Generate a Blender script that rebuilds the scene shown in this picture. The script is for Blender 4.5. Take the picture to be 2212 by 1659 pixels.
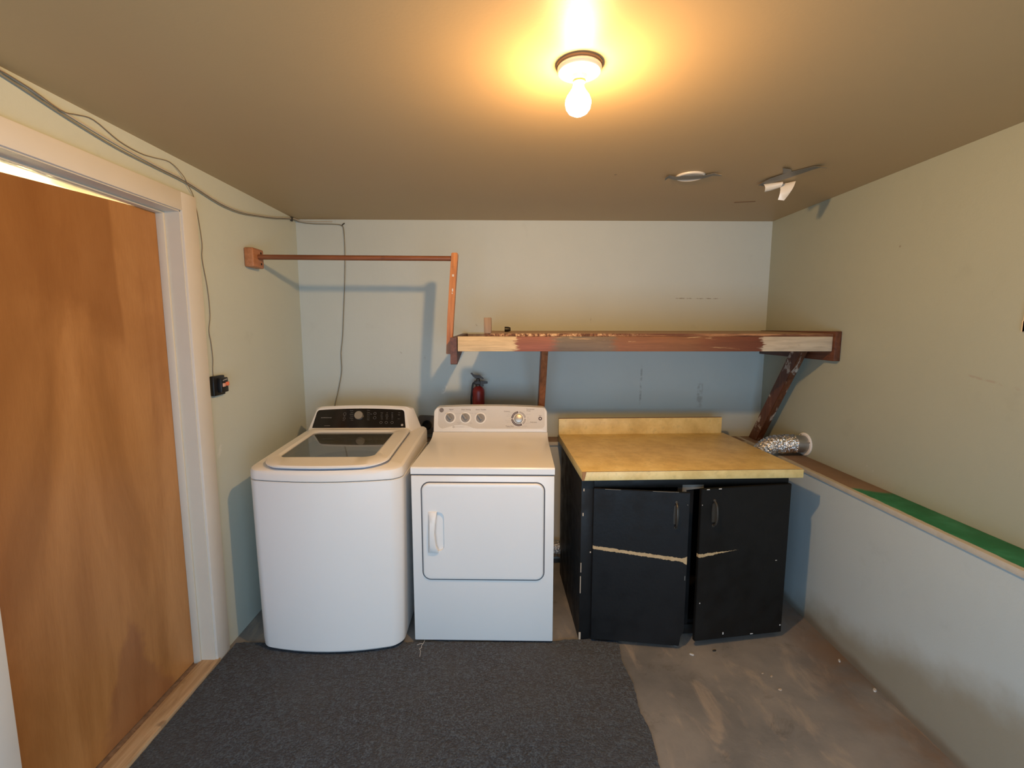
import bpy, bmesh, math, random
from mathutils import Vector, Matrix

# ------------------------------------------------------------------ scene, camera, light
SC = bpy.context.scene
COL = SC.collection
for _o in list(bpy.data.objects):
    bpy.data.objects.remove(_o, do_unlink=True)
R = math.radians
random.seed(7)

SC.view_settings.view_transform = 'Standard'
SC.view_settings.look = 'None'
SC.view_settings.exposure = 0.0
SC.view_settings.gamma = 1.0
SC.view_settings.use_curve_mapping = False

cam_data = bpy.data.cameras.new('camera')
cam_data.sensor_fit = 'HORIZONTAL'
cam_data.sensor_width = 36.0
cam_data.lens = 36.0 * 1013.1 / 2212.0
cam_data.clip_start = 0.02
cam = bpy.data.objects.new('camera', cam_data)
COL.objects.link(cam)
_p, _y, _r = 0.119098, 0.015222, 0.000705
_F = Vector((math.sin(_y) * math.cos(_p), math.cos(_y) * math.cos(_p), -math.sin(_p)))
_Rt = Vector((math.cos(_y), -math.sin(_y), 0)); _U = _Rt.cross(_F)
_R2 = _Rt * math.cos(_r) + _U * math.sin(_r); _U2 = -_Rt * math.sin(_r) + _U * math.cos(_r)
cam.matrix_world = Matrix(((_R2.x, _U2.x, -_F.x, 1.3697), (_R2.y, _U2.y, -_F.y, -3.1983),
                           (_R2.z, _U2.z, -_F.z, 1.5728), (0, 0, 0, 1)))
SC.camera = cam

world = bpy.data.worlds.new('world'); SC.world = world
world.use_nodes = True
_bg = world.node_tree.nodes['Background']
_bg.inputs[0].default_value = (0.55, 0.72, 1.0, 1); _bg.inputs[1].default_value = 0.6

BULB_POWER = 62.0          # watts, were the bulb to shine equally all round
BULB_COLOR = (1.0, 0.575, 0.225)
DAY_POWER = 42.0
DAY_COLOR = (0.54, 0.77, 1.0)

# daylight standing in the big open doorway behind the camera
_ld = bpy.data.lights.new('daylight', 'AREA'); _ld.shape = 'RECTANGLE'
_ld.size = 2.3; _ld.size_y = 1.30; _ld.energy = DAY_POWER; _ld.color = DAY_COLOR
_lo = bpy.data.objects.new('daylight', _ld); COL.objects.link(_lo)
_lo.location = (1.45, -3.78, .76); _lo.rotation_euler = (R(90), 0, 0)
# lamp of the neighbouring room behind the door
_lh = bpy.data.lights.new('hall_lamp', 'POINT'); _lh.energy = 160; _lh.color = (1.0, 0.78, 0.42); _lh.shadow_soft_size = 0.06
_lho = bpy.data.objects.new('hall_lamp', _lh); COL.objects.link(_lho); _lho.location = (-0.75, -1.0, 2.05)

# ------------------------------------------------------------------ node helpers
class NT:
    def __init__(s, name):
        s.m = bpy.data.materials.new(name); s.m.use_nodes = True
        s.t = s.m.node_tree; s.b = s.t.nodes['Principled BSDF']
        s.obj = None
    def n(s, typ, **kw):
        nd = s.t.nodes.new(typ)
        for k, v in kw.items(): setattr(nd, k, v)
        return nd
    def l(s, a, b): s.t.links.new(a, b)
    def co(s):
        if s.obj is None: s.obj = s.n('ShaderNodeTexCoord').outputs['Object']
        return s.obj
    def mapping(s, scale=(1, 1, 1), rot=(0, 0, 0), loc=(0, 0, 0)):
        m = s.n('ShaderNodeMapping'); s.l(s.co(), m.inputs[0])
        m.inputs['Scale'].default_value = scale; m.inputs['Rotation'].default_value = rot; m.inputs['Location'].default_value = loc
        return m.outputs[0]
    def noise(s, scale=5, detail=4, rough=.55, vec=None, dist=0):
        nd = s.n('ShaderNodeTexNoise'); s.l(vec if vec is not None else s.co(), nd.inputs['Vector'])
        nd.inputs['Scale'].default_value = scale; nd.inputs['Detail'].default_value = detail
        nd.inputs['Roughness'].default_value = rough; nd.inputs['Distortion'].default_value = dist
        return nd.outputs['Fac']
    def ramp(s, fac, stops, interp='LINEAR'):
        r = s.n('ShaderNodeValToRGB'); s.l(fac, r.inputs[0]); r.color_ramp.interpolation = interp
        e = r.color_ramp.elements
        while len(e) < len(stops): e.new(0.5)
        for k, (p, c) in enumerate(stops):
            e[k].position = p; e[k].color = (c, c, c, 1) if isinstance(c, (int, float)) else (*c, 1)
        return r.outputs[0]
    def math(s, op, a, b=None, clamp=False):
        m = s.n('ShaderNodeMath', operation=op, use_clamp=clamp)
        for i, v in enumerate((a, b)):
            if v is None: continue
            if isinstance(v, (int, float)): m.inputs[i].default_value = v
            else: s.l(v, m.inputs[i])
        return m.outputs[0]
    def mix(s, fac, a, b, blend='MIX'):
        m = s.n('ShaderNodeMix', data_type='RGBA', blend_type=blend)
        if isinstance(fac, (int, float)): m.inputs[0].default_value = fac
        else: s.l(fac, m.inputs[0])
        for i, v in ((6, a), (7, b)):
            if isinstance(v, tuple): m.inputs[i].default_value = (*v, 1)
            else: s.l(v, m.inputs[i])
        return m.outputs[2]
    def xyz(s):
        sp = s.n('ShaderNodeSeparateXYZ'); s.l(s.co(), sp.inputs[0]); return sp.outputs
    def sstep(s, v, lo, hi, out0=0.0, out1=1.0):
        m = s.n('ShaderNodeMapRange', interpolation_type='SMOOTHSTEP')
        s.l(v, m.inputs[0])
        for i, q in ((1, lo), (2, hi), (3, out0), (4, out1)):
            if isinstance(q, (int, float)): m.inputs[i].default_value = q
            else: s.l(q, m.inputs[i])
        return m.outputs[0]
    def color(s, c):
        if isinstance(c, tuple): s.b.inputs['Base Color'].default_value = (*c, 1)
        else: s.l(c, s.b.inputs['Base Color'])
    def rough(s, r):
        if isinstance(r, (int, float)): s.b.inputs['Roughness'].default_value = r
        else: s.l(r, s.b.inputs['Roughness'])
    def bump(s, h, strength=.3, dist=.01):
        b = s.n('ShaderNodeBump'); b.inputs['Strength'].default_value = strength; b.inputs['Distance'].default_value = dist
        s.l(h, b.inputs['Height']); s.l(b.outputs[0], s.b.inputs['Normal'])
    def set(s, **kw):
        for k, v in kw.items(): s.b.inputs[k.replace('_', ' ')].default_value = v
        return s

M = {}
def plain(name, c, rough=.5, metal=0.0, spec=.5, var=0.0, scale=20, bump=0.0):
    t = NT(name)
    if var:
        f = t.noise(scale, 4)
        t.color(t.mix(f, tuple(max(0, x * (1 - var)) for x in c), tuple(min(1, x * (1 + var)) for x in c)))
    else: t.color(c)
    if bump: t.bump(t.noise(scale * 3, 3), bump, .004)
    t.rough(rough); t.b.inputs['Metallic'].default_value = metal; t.b.inputs['Specular IOR Level'].default_value = spec
    M[name] = t.m; return t.m

def seg_mask(t, ax, p, q, w, jitter=.004):
    """soft mask round the segment p-q drawn on a wall, ax = the two used axes"""
    o = t.xyz(); u, v = o[ax[0]], o[ax[1]]
    L = math.hypot(q[0] - p[0], q[1] - p[1]); dx, dy = (q[0] - p[0]) / L, (q[1] - p[1]) / L
    uu = t.math('SUBTRACT', u, p[0]); vv = t.math('SUBTRACT', v, p[1])
    a = t.math('ADD', t.math('MULTIPLY', uu, dx), t.math('MULTIPLY', vv, dy))
    c = t.math('ADD', t.math('MULTIPLY', uu, -dy), t.math('MULTIPLY', vv, dx))
    nz = t.math('MULTIPLY', t.math('SUBTRACT', t.noise(14, 3), .5), jitter * 2)
    c = t.math('ABSOLUTE', t.math('ADD', c, nz))
    m = t.sstep(c, w * .4, w, 1, 0)
    m = t.math('MULTIPLY', m, t.sstep(a, -.005, .02)); m = t.math('MULTIPLY', m, t.sstep(a, L - .02, L + .005, 1, 0))
    return t.math('MULTIPLY', m, t.sstep(t.noise(30, 3), .38, .6))

def wall_paint(name, c, marks=(), ax=(0, 2), overlay=None, specks=1.0):
    t = NT(name)
    big = t.noise(1.7, 4, .6)
    col = t.mix(big, tuple(x * .93 for x in c), tuple(min(1, x * 1.05) for x in c))
    blot = t.sstep(t.noise(5.5, 6, .65), .60, .78)
    col = t.mix(t.math('MULTIPLY', blot, .28), col, tuple(x * .72 for x in c))
    # small scuffs and holes
    vor = t.n('ShaderNodeTexVoronoi', feature='F1'); vor.inputs['Scale'].default_value = 5.0; vor.inputs['Randomness'].default_value = 1
    t.l(t.mapping((1, 1, 1)), vor.inputs['Vector'])
    d = t.math('ADD', vor.outputs['Distance'], t.math('MULTIPLY', t.math('SUBTRACT', t.noise(60, 2), .5), .03))
    sp = t.sstep(d, .012, .03, 1, 0)
    keep = t.sstep(t.noise(2.3, 2), .52, .58)
    col = t.mix(t.math('MULTIPLY', t.math('MULTIPLY', sp, keep), .55 * specks), col, (.16, .13, .10))
    for (p, q, w, k, cc) in marks:
        col = t.mix(t.math('MULTIPLY', seg_mask(t, ax, p, q, w), k), col, cc)
    if overlay: col = overlay(t, col)
    t.color(col); t.rough(.55); t.b.inputs['Specular IOR Level'].default_value = .3
    h = t.math('ADD', t.noise(9, 3), t.math('MULTIPLY', t.noise(160, 2), .25))
    t.bump(h, .25, .006)
    M[name] = t.m; return t.m

PAINT = (.60, .655, .60)
wall_paint('paint_back', (.53, .585, .57), marks=[
    ((2.52, 1.772), (2.83, 1.770), .004, .8, (.2, .17, .14)),
    ((2.31, 1.33), (2.305, 1.04), .009, .5, (.20, .19, .18)),
    ((2.72, 1.20), (2.72, 1.02), .026, .45, (.25, .22, .2)),
    ((1.955, 1.66), (1.95, 1.60), .004, .6, (.2, .17, .14)),
    ((.94, 1.12), (.965, 1.18), .016, .8, (.85, .86, .84)),
    ((.66, 1.41), (.672, 1.395), .006, .9, (.1, .08, .06)),
    ((.83, 1.39), (.826, 1.36), .006, .7, (.2, .17, .14)),
    ((1.17, 1.60), (1.185, 1.585), .006, .8, (.2, .16, .12))])
wall_paint('paint_left', (.57, .62, .56), ax=(1, 2), marks=[
    ((-.965, 1.245), (-.968, 1.235), .006, .9, (.1, .08, .06)),
    ((-1.0, .95), (-.95, 1.03), .016, .35, (.8, .8, .78))])
def right_lower_tone(t, col):
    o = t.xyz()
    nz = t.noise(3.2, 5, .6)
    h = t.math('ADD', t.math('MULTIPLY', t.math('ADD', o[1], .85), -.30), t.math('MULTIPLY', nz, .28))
    low_brown = t.sstep(t.math('SUBTRACT', o[2], h), -.17, .04, 1, 0)  # browner below an uneven line that climbs towards the near end
    col = t.mix(t.math('MULTIPLY', low_brown, .72), col, (.225, .185, .105))
    foot = t.sstep(t.math('SUBTRACT', o[2], t.math('MULTIPLY', t.noise(7, 4), .05)), -.015, .035, 1, 0)  # dirt line where the wall meets the floor
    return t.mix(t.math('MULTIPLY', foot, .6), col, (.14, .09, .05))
wall_paint('paint_right', (.365, .392, .325), ax=(1, 2), marks=[
    ((-1.42, 1.395), (-1.62, 1.36), .006, .5, (.3, .25, .2)),
    ((-.97, .90), (-1.02, .885), .008, .6, (.85, .85, .82))])
wall_paint('paint_right_lower', (.46, .535, .56), ax=(1, 2), overlay=right_lower_tone, specks=.7)
wall_paint('paint_back_lower', (.50, .51, .48))
wall_paint('paint_rear', (.60, .60, .56))

def ceiling_mat():
    t = NT('ceiling_paint')
    c = (.45, .32, .168)
    col = t.mix(t.noise(1.3, 4), tuple(x * .95 for x in c), tuple(x * 1.05 for x in c))
    vor = t.n('ShaderNodeTexVoronoi'); vor.inputs['Scale'].default_value = 2.2; t.l(t.co(), vor.inputs['Vector'])
    d = t.math('ADD', vor.outputs['Distance'], t.math('MULTIPLY', t.math('SUBTRACT', t.noise(70, 2), .5), .012))
    col = t.mix(t.math('MULTIPLY', t.sstep(d, .010, .022, 1, 0), .7), col, (.13, .09, .06))
    t.color(col); t.rough(.48); t.b.inputs['Specular IOR Level'].default_value = .35
    t.bump(t.math('ADD', t.noise(6, 3), t.math('MULTIPLY', t.noise(120, 2), .3)), .09, .006)
    M['ceiling_paint'] = t.m
ceiling_mat()

def concrete():
    t = NT('concrete')
    a = t.noise(2.1, 7, .62); b = t.noise(7, 8, .7, dist=.6)
    col = t.ramp(a, [(.30, (.135, .138, .142)), (.5, (.21, .205, .200)), (.72, (.30, .280, .258))])
    smear = t.sstep(t.noise(3.4, 6, .6, vec=t.mapping((2.3, 1.0, 1), (0, 0, .45)), dist=.45), .53, .68)
    col = t.mix(t.math('MULTIPLY', smear, .6), col, (.40, .335, .27))
    col = t.mix(t.math('MULTIPLY', t.sstep(b, .56, .74), .55), col, (.085, .070, .060))
    o = t.xyz()
    rust = t.math('MULTIPLY', t.sstep(o[0], 2.62, 3.0), t.sstep(t.noise(4, 4), .35, .65))
    col = t.mix(t.math('MULTIPLY', rust, .6), col, (.20, .105, .042))
    t.color(col); t.rough(t.sstep(a, .3, .8, .42, .7)); t.bump(b, .3, .006)
    M['concrete'] = t.m
concrete()

def carpet():
    t = NT('carpet_pile')
    f = t.noise(125, 4, .8); g = t.noise(60, 4, .75); big = t.noise(2.6, 4)
    col = t.ramp(t.math('ADD', t.math('MULTIPLY', f, .6), t.math('MULTIPLY', g, .4)),
                 [(.42, (.002, .006, .014)), (.50, (.011, .034, .070)), (.59, (.085, .145, .215))])
    col = t.mix(t.sstep(big, .35, .7, 0, .35), col, (.044, .060, .078))
    fleck = t.sstep(t.noise(120, 1), .76, .80)
    col = t.mix(t.math('MULTIPLY', fleck, .5), col, (.38, .40, .42))
    t.color(col); t.rough(.95); t.b.inputs['Specular IOR Level'].default_value = .1
    t.b.inputs['Sheen Weight'].default_value = .25
    t.bump(t.math('ADD', f, g), 1.0, .012)
    M['carpet_pile'] = t.m
carpet()

def enamel(name, c, rough=.28):
    t = NT(name); t.color(t.mix(t.noise(4, 3), tuple(x * .97 for x in c), c)); t.rough(rough)
    t.b.inputs['Coat Weight'].default_value = .25; t.b.inputs['Coat Roughness'].default_value = .15
    t.bump(t.noise(260, 2), .03, .001)
    M[name] = t.m
enamel('white_enamel', (.83, .83, .82)); enamel('dryer_enamel', (.80, .80, .79), .32)
plain('white_plastic', (.80, .79, .77), .4)
plain('grey_panel', (.60, .58, .55), .42, var=.03)
plain('pale_ring', (.82, .80, .76), .4)
plain('knob_grey', (.27, .255, .24), .35)
plain('chrome', (.42, .40, .37), .38, .7)
plain('print_dark', (.12, .09, .085), .5)
plain('print_grey', (.42, .40, .38), .5)
plain('print_soft', (.20, .20, .20), .5)
plain('dial_dark', (.075, .05, .06), .45)
plain('dial_grey', (.40, .37, .35), .45)
plain('gap_shadow', (.10, .10, .11), .7)
plain('gap_shade_blue', (.20, .23, .30), .6)
plain('black_glass', (.006, .005, .005), .12, spec=.5)
plain('black_plastic', (.008, .007, .007), .4)
plain('tub_steel', (.16, .165, .155), .35, .4)
plain('tub_rim', (.42, .42, .39), .4)
plain('rubber_dark', (.03, .03, .03), .7)

def glass_mat():
    t = NT('lid_glass')
    t.color((.50, .51, .49)); t.rough(.04); t.b.inputs['Transmission Weight'].default_value = .92
    t.b.inputs['IOR'].default_value = 1.45
    M['lid_glass'] = t.m
glass_mat()

def laminate():
    t = NT('laminate')
    a = t.noise(9, 6, .62); b = t.noise(38, 4, .6)
    col = t.ramp(a, [(.33, (.65, .48, .185)), (.5, (.76, .585, .245)), (.68, (.84, .68, .32))])
    col = t.mix(t.math('MULTIPLY', t.sstep(b, .52, .7), .35), col, (.50, .40, .18))
    col = t.mix(t.math('MULTIPLY', t.sstep(t.noise(4.3, 6, .7, vec=t.mapping((1, 3.0, 1))), .66, .74), .35), col, (.30, .22, .09))
    t.color(col); t.rough(.42)
    M['laminate'] = t.m
laminate()
plain('bare_board', (.34, .17, .065), .7, var=.15, scale=40)
plain('edge_brown', (.22, .11, .045), .6)

def black_paint(name, scuff=None, c=(.020, .020, .022)):
    t = NT(name)
    col = t.mix(t.noise(6, 5), tuple(x * .75 for x in c), tuple(x * 1.35 for x in c))
    o = t.xyz()
    if scuff:
        for (x0, z0, x1, z1, w, fade) in scuff:
            fr = t.sstep(o[0], min(x0, x1), max(x0, x1), 0 if x0 < x1 else 1, 1 if x0 < x1 else 0)
            zc = t.math('ADD', t.math('MULTIPLY', t.math('SUBTRACT', o[0], x0), (z1 - z0) / (x1 - x0)), z0)
            d = t.math('SUBTRACT', o[2], zc)
            d = t.math('ADD', d, t.math('MULTIPLY', t.math('SUBTRACT', t.noise(45, 3), .5), .010))
            d = t.math('ABSOLUTE', t.math('ADD', d, t.math('MULTIPLY', t.math('SUBTRACT', t.noise(240, 3, .7), .5), .012)))
            flare = t.math('ADD', t.sstep(o[0], x1 - .03 if x1 > x0 else x1, x1 if x1 > x0 else x1 + .03, 0 if x1 > x0 else 1, 1 if x1 > x0 else 0), 0.0)
            wd = t.math('ADD', w, t.math('MULTIPLY', flare, w * 1.3))
            if fade: wd = t.math('MULTIPLY', wd, t.sstep(o[0], min(x0, x0 + fade), max(x0, x0 + fade), 1 if fade > 0 else 0, 0 if fade > 0 else 1))
            m = t.math('LESS_THAN', d, wd)
            col = t.mix(m, col, t.mix(t.noise(30, 3), (.40, .27, .13), (.58, .42, .24)))
    t.color(col); t.rough(t.sstep(t.noise(12, 4), .3, .7, .42, .62)); t.bump(t.noise(55, 4), .2, .003)
    t.b.inputs['Specular IOR Level'].default_value = .25
    M[name] = t.m
black_paint('black_paint', c=(.009, .0085, .0085))
plain('grey_bare', (.16, .16, .15), .7, var=.2)
plain('chip_tan', (.50, .40, .30), .7)
plain('chip_white', (.55, .54, .52), .7)

def wood(name, stops, along='x', rough=.55, scale=1.0, knots=True):
    t = NT(name)
    sc = {'x': (2.2, 26, 26), 'y': (26, 2.2, 26), 'z': (26, 26, 2.2)}[along]
    f = t.noise(2.0 * scale, 7, .62, vec=t.mapping(sc), dist=.4)
    col = t.ramp(f, stops)
    if knots:
        col = t.mix(t.math('MULTIPLY', t.sstep(t.noise(9, 3), .64, .74), .55), col, tuple(x * .35 for x in stops[0][1]))
    t.color(col); t.rough(rough); t.bump(f, .3, .003)
    M[name] = t.m
wood('stained_wood_z', [(.3, (.30, .105, .028)), (.5, (.44, .165, .045)), (.7, (.54, .22, .065))], 'z', .45)
wood('stained_wood_x', [(.3, (.13, .043, .018)), (.5, (.20, .070, .028)), (.7, (.26, .095, .04))], 'x', .42)
wood('block_wood', [(.3, (.30, .115, .045)), (.5, (.40, .165, .07)), (.7, (.48, .21, .10))], 'y', .5)
wood('brace_wood', [(.3, (.15, .048, .018)), (.5, (.24, .085, .033)), (.7, (.32, .125, .055))], 'z', .5)
wood('dark_wood', [(.3, (.060, .018, .008)), (.5, (.105, .034, .015)), (.7, (.15, .055, .026))], 'y', .5)
wood('panel_wood', [(.3, (.26, .15, .065)), (.5, (.37, .225, .11)), (.7, (.47, .31, .17))], 'x', .6)
wood('sill_wood', [(.3, (.33, .215, .115)), (.5, (.47, .33, .19)), (.7, (.56, .42, .27))], 'y', .6)
wood('grey_wood', [(.3, (.15, .095, .06)), (.5, (.23, .15, .095)), (.7, (.30, .21, .14))], 'z', .65)

def brace_paint(name):
    t = NT(name)
    f = t.noise(2.0, 6, .6, vec=t.mapping((26, 26, 2.2)))
    col = t.ramp(f, [(.3, (.060, .020, .009)), (.5, (.105, .036, .015)), (.7, (.15, .055, .024))])
    g = t.n('ShaderNodeNewGeometry')
    streak = t.sstep(t.noise(7, 5, .7, vec=t.mapping((3, 1, 1))), .56, .63)
    col = t.mix(t.math('MULTIPLY', streak, .8), col, (.50, .46, .40))
    t.color(col); t.rough(.5); t.bump(f, .3, .003)
    M[name] = t.m
brace_paint('brace_streaked')

def rail_mat():
    t = NT('rail_wood')
    o = (t.math('ADD', t.xyz()[0], 2.1),)          # the shelf's origin lies at x = 2.1
    grain = t.noise(2.0, 7, .65, vec=t.mapping((2.5, 30, 30)), dist=.5)
    jag = t.math('MULTIPLY', t.math('SUBTRACT', t.noise(3.0, 5, .7, vec=t.mapping((3, 12, 26))), .5), .16)
    x = t.math('ADD', o[0], jag)
    u = t.sstep(x, 0.0, 4.0, 0.0, 1.0)
    lin = t.n('ShaderNodeMapRange'); t.l(x, lin.inputs[0]); lin.inputs[1].default_value = 1.0; lin.inputs[2].default_value = 3.2
    fac = lin.outputs[0]
    P = lambda v: (v - 1.0) / 2.2
    pale = (.66, .50, .29); red = (.27, .088, .05); grey = (.135, .105, .075); brown = (.25, .10, .042); dark = (.155, .045, .022)
    zone = t.ramp(fac, [(0, pale), (P(1.425), pale), (P(1.432), red), (P(1.60), red), (P(1.66), grey), (P(1.93), (.165, .115, .075)),
                        (P(1.97), brown), (P(2.35), (.23, .095, .038)), (P(2.45), (.20, .07, .03)), (P(2.70), dark), (P(2.735), dark), (P(2.742), (.60, .50, .37)), (1, (.58, .50, .38))])
    col = t.mix(t.sstep(grain, .35, .68, .0, .5), zone, t.mix(.55, zone, (.05, .02, .01)))
    mid = t.math('MULTIPLY', t.sstep(o[0], 1.6, 1.7), t.sstep(o[0], 2.3, 2.75, 1, 0))
    worn = t.math('MULTIPLY', t.sstep(t.noise(4, 6, .7, vec=t.mapping((1.3, 14, 14)), dist=.8), .60, .66), mid)
    col = t.mix(t.math('MULTIPLY', worn, .75), col, (.55, .36, .18))
    knot = t.math('MULTIPLY', t.sstep(t.noise(7, 4), .68, .76), .5)
    col = t.mix(knot, col, (.14, .07, .035))
    t.color(col); t.rough(.6); t.bump(grain, .35, .003)
    M['rail_wood'] = t.m
rail_mat()

def frayed():
    t = NT('frayed_edge')
    f = t.noise(60, 4, .7)
    a = t.ramp(f, [(.42, (.09, .035, .015)), (.5, (.25, .11, .05)), (.58, (.58, .38, .20))])
    o = t.xyz()
    t.color(t.mix(t.sstep(o[0], -.3, .1), a, t.mix(t.sstep(t.noise(2, 6, .65, vec=t.mapping((2.5, 30, 60))), .46, .62), (.13, .048, .022), (.40, .20, .09)))); t.rough(.8); t.bump(f, .6, .004)
    M['frayed_edge'] = t.m
frayed()

def door_mat():
    t = NT('door_veneer')
    s1 = t.noise(1.0, 6, .55, vec=t.mapping((1, 3.0, 0.9)), dist=.7)
    s2 = t.noise(1.3, 6, .6, vec=t.mapping((1, 9, .8)))
    fine = t.noise(40, 4, .6, vec=t.mapping((1, 6, .5)))
    col = t.ramp(s1, [(.30, (.29, .128, .036)), (.48, (.41, .195, .062)), (.66, (.50, .255, .092))])
    col = t.mix(t.sstep(s2, .5, .75, 0, .4), col, (.25, .093, .020))
    col = t.mix(t.sstep(fine, .3, .7, 0, .14), col, (.22, .08, .02))
    o = t.xyz()
    # flame shaped stains left by water, low on the leaf and high on its middle
    ny = t.math('MULTIPLY', t.math('SUBTRACT', t.noise(2.4, 5, .6), .5), .30)
    tri = t.math('SUBTRACT', t.math('ABSOLUTE', t.math('ADD', t.math('ADD', o[1], 1.46), ny)), t.math('MULTIPLY', t.math('SUBTRACT', .46, o[2]), .45))
    col = t.mix(t.math('MULTIPLY', t.sstep(tri, -.03, .015, 1, 0), .42), col, (.19, .068, .040))
    yl = t.math('ADD', o[1], t.math('MULTIPLY', t.math('SUBTRACT', t.noise(2.0, 2), .5), .05))
    blot = t.math('MULTIPLY', t.sstep(yl, -1.385, -1.365, 1, 0), t.sstep(yl, -1.95, -1.62, 0, 1))
    zl = t.math('ADD', o[2], t.math('MULTIPLY', t.math('SUBTRACT', t.noise(5, 5, .6), .5), .35))
    zl = t.math('ADD', zl, t.math('MULTIPLY', t.math('ADD', o[1], 1.45), .55))
    blot = t.math('MULTIPLY', blot, t.sstep(zl, 1.48, 1.62, 0, 1))
    col = t.mix(t.math('MULTIPLY', blot, .50), col, (.24, .092, .020))
    t.color(col); t.rough(.40); t.b.inputs['Specular IOR Level'].default_value = .35
    t.bump(fine, .08, .003)
    M['door_veneer'] = t.m
door_mat()
plain('trim_paint', (.68, .655, .60), .45, var=.05, scale=6, bump=.15)
plain('jamb_paint', (.64, .61, .53), .4, var=.05, scale=6, bump=.12)

def ledge_mat(name, green):
    t = NT(name)
    o = t.xyz()
    n_ = t.noise(6, 5, .6)
    col = t.mix(n_, (.20, .135, .095), (.29, .20, .145))
    if green:
        jag = t.math('ADD', o[1], t.math('MULTIPLY', t.math('SUBTRACT', t.noise(9, 4), .5), .16))
        jag = t.math('ADD', jag, t.math('MULTIPLY', t.math('SUBTRACT', 3.07, o[0]), -.6))
        g = t.sstep(jag, -1.14, -1.08, 1, 0)
        gc = t.mix(t.sstep(t.noise(8, 5), .35, .7), (.012, .17, .075), (.035, .26, .15))
        col = t.mix(g, col, gc)
        lip = t.sstep(t.math('ADD', o[0], t.math('MULTIPLY', t.math('SUBTRACT', t.noise(14, 4), .5), .014)), 3.008, 3.013, 1, 0)
    else:
        lip = t.sstep(o[1], -.150, -.146, 1, 0)
    col = t.mix(lip, col, t.mix(t.noise(20, 3), (.40, .385, .34), (.52, .50, .44)))
    t.color(col); t.rough(.75); t.bump(t.math('ADD', n_, t.noise(60, 3)), .4, .005)
    M[name] = t.m
ledge_mat('ledge_right', True); ledge_mat('ledge_back', False)

def foil():
    t = NT('crinkled_foil')
    v = t.n('ShaderNodeTexVoronoi', feature='F1'); v.inputs['Scale'].default_value = 75; t.l(t.co(), v.inputs['Vector'])
    n_ = t.noise(120, 3, .6)
    t.color((.93, .93, .93)); t.rough(.17); t.b.inputs['Metallic'].default_value = 1
    t.bump(t.math('ADD', v.outputs['Distance'], n_), .6, .010)
    M['crinkled_foil'] = t.m
foil()
plain('galvanized', (.42, .42, .42), .38, .9, var=.1, scale=30)
plain('duct_tape', (.17, .165, .145), .45, .1, var=.1, scale=30, bump=.15)
plain('tape_pale', (.78, .74, .66), .35, .1, bump=.2, scale=25)
plain('porcelain', (.80, .74, .62), .3, var=.04)
plain('old_brass', (.42, .24, .09), .4, .3)
plain('scorch', (.30, .17, .08), .7)
plain('cable_dark', (.24, .22, .165), .5)
plain('cable_pale', (.52, .47, .38), .5)
plain('wire_brown', (.20, .15, .10), .5)
plain('steel_dark', (.055, .050, .042), .42, .4)
plain('extinguisher_red', (.26, .016, .013), .38)
plain('extinguisher_valve', (.035, .022, .016), .5)
plain('button_pink', (.72, .40, .30), .5)
plain('button_orange', (.86, .22, .11), .5)
plain('outlet_grey', (.10, .09, .08), .6)
plain('hole_black', (.004, .004, .004), .8)
plain('ivory_plastic', (.72, .60, .45), .4)
plain('lint', (.62, .62, .60), .9)

def bulb_mat():
    """frosted glass: glows, and lets the lamp inside shine through"""
    t = NT('bulb_glow'); t.t.nodes.remove(t.b)
    em = t.n('ShaderNodeEmission'); em.inputs[0].default_value = (1.0, .86, .62, 1); em.inputs[1].default_value = 14
    tr = t.n('ShaderNodeBsdfTransparent'); ad = t.n('ShaderNodeAddShader')
    t.l(em.outputs[0], ad.inputs[0]); t.l(tr.outputs[0], ad.inputs[1])
    t.l(ad.outputs[0], t.t.nodes['Material Output'].inputs[0])
    M['bulb_glow'] = t.m
bulb_mat()

# ------------------------------------------------------------------ mesh helpers
def add(dst, src):
    me = bpy.data.meshes.new('tmp'); src.to_mesh(me); dst.from_mesh(me); bpy.data.meshes.remove(me); src.free()

def box(bm, x0, x1, y0, y1, z0, z1, bev=0.0, seg=2):
    t = bmesh.new()
    bmesh.ops.create_cube(t, size=1)
    bmesh.ops.transform(t, matrix=Matrix.Translation(((x0 + x1) / 2, (y0 + y1) / 2, (z0 + z1) / 2)) @ Matrix.Diagonal((x1 - x0, y1 - y0, z1 - z0, 1)), verts=t.verts)
    if bev: bmesh.ops.bevel(t, geom=t.edges[:], offset=bev, segments=seg, affect='EDGES', profile=.5)
    add(bm, t); return bm

def loft(bm, rings, closed=True, cap0=False, cap1=False):
    vs = [[bm.verts.new(p) for p in r] for r in rings]
    n = len(vs[0])
    for a, b in zip(vs, vs[1:]):
        for i in range(n if closed else n - 1):
            j = (i + 1) % n
            bm.faces.new((a[i], a[j], b[j], b[i]))
    if cap0: bm.faces.new(list(reversed(vs[0])))
    if cap1: bm.faces.new(vs[-1])
    return vs

def prism(bm, pts, d):
    """polygon pts (3d) pushed along vector d"""
    d = Vector(d)
    loft(bm, [[Vector(p) for p in pts], [Vector(p) + d for p in pts]], True, True, True)
    return bm

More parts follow.
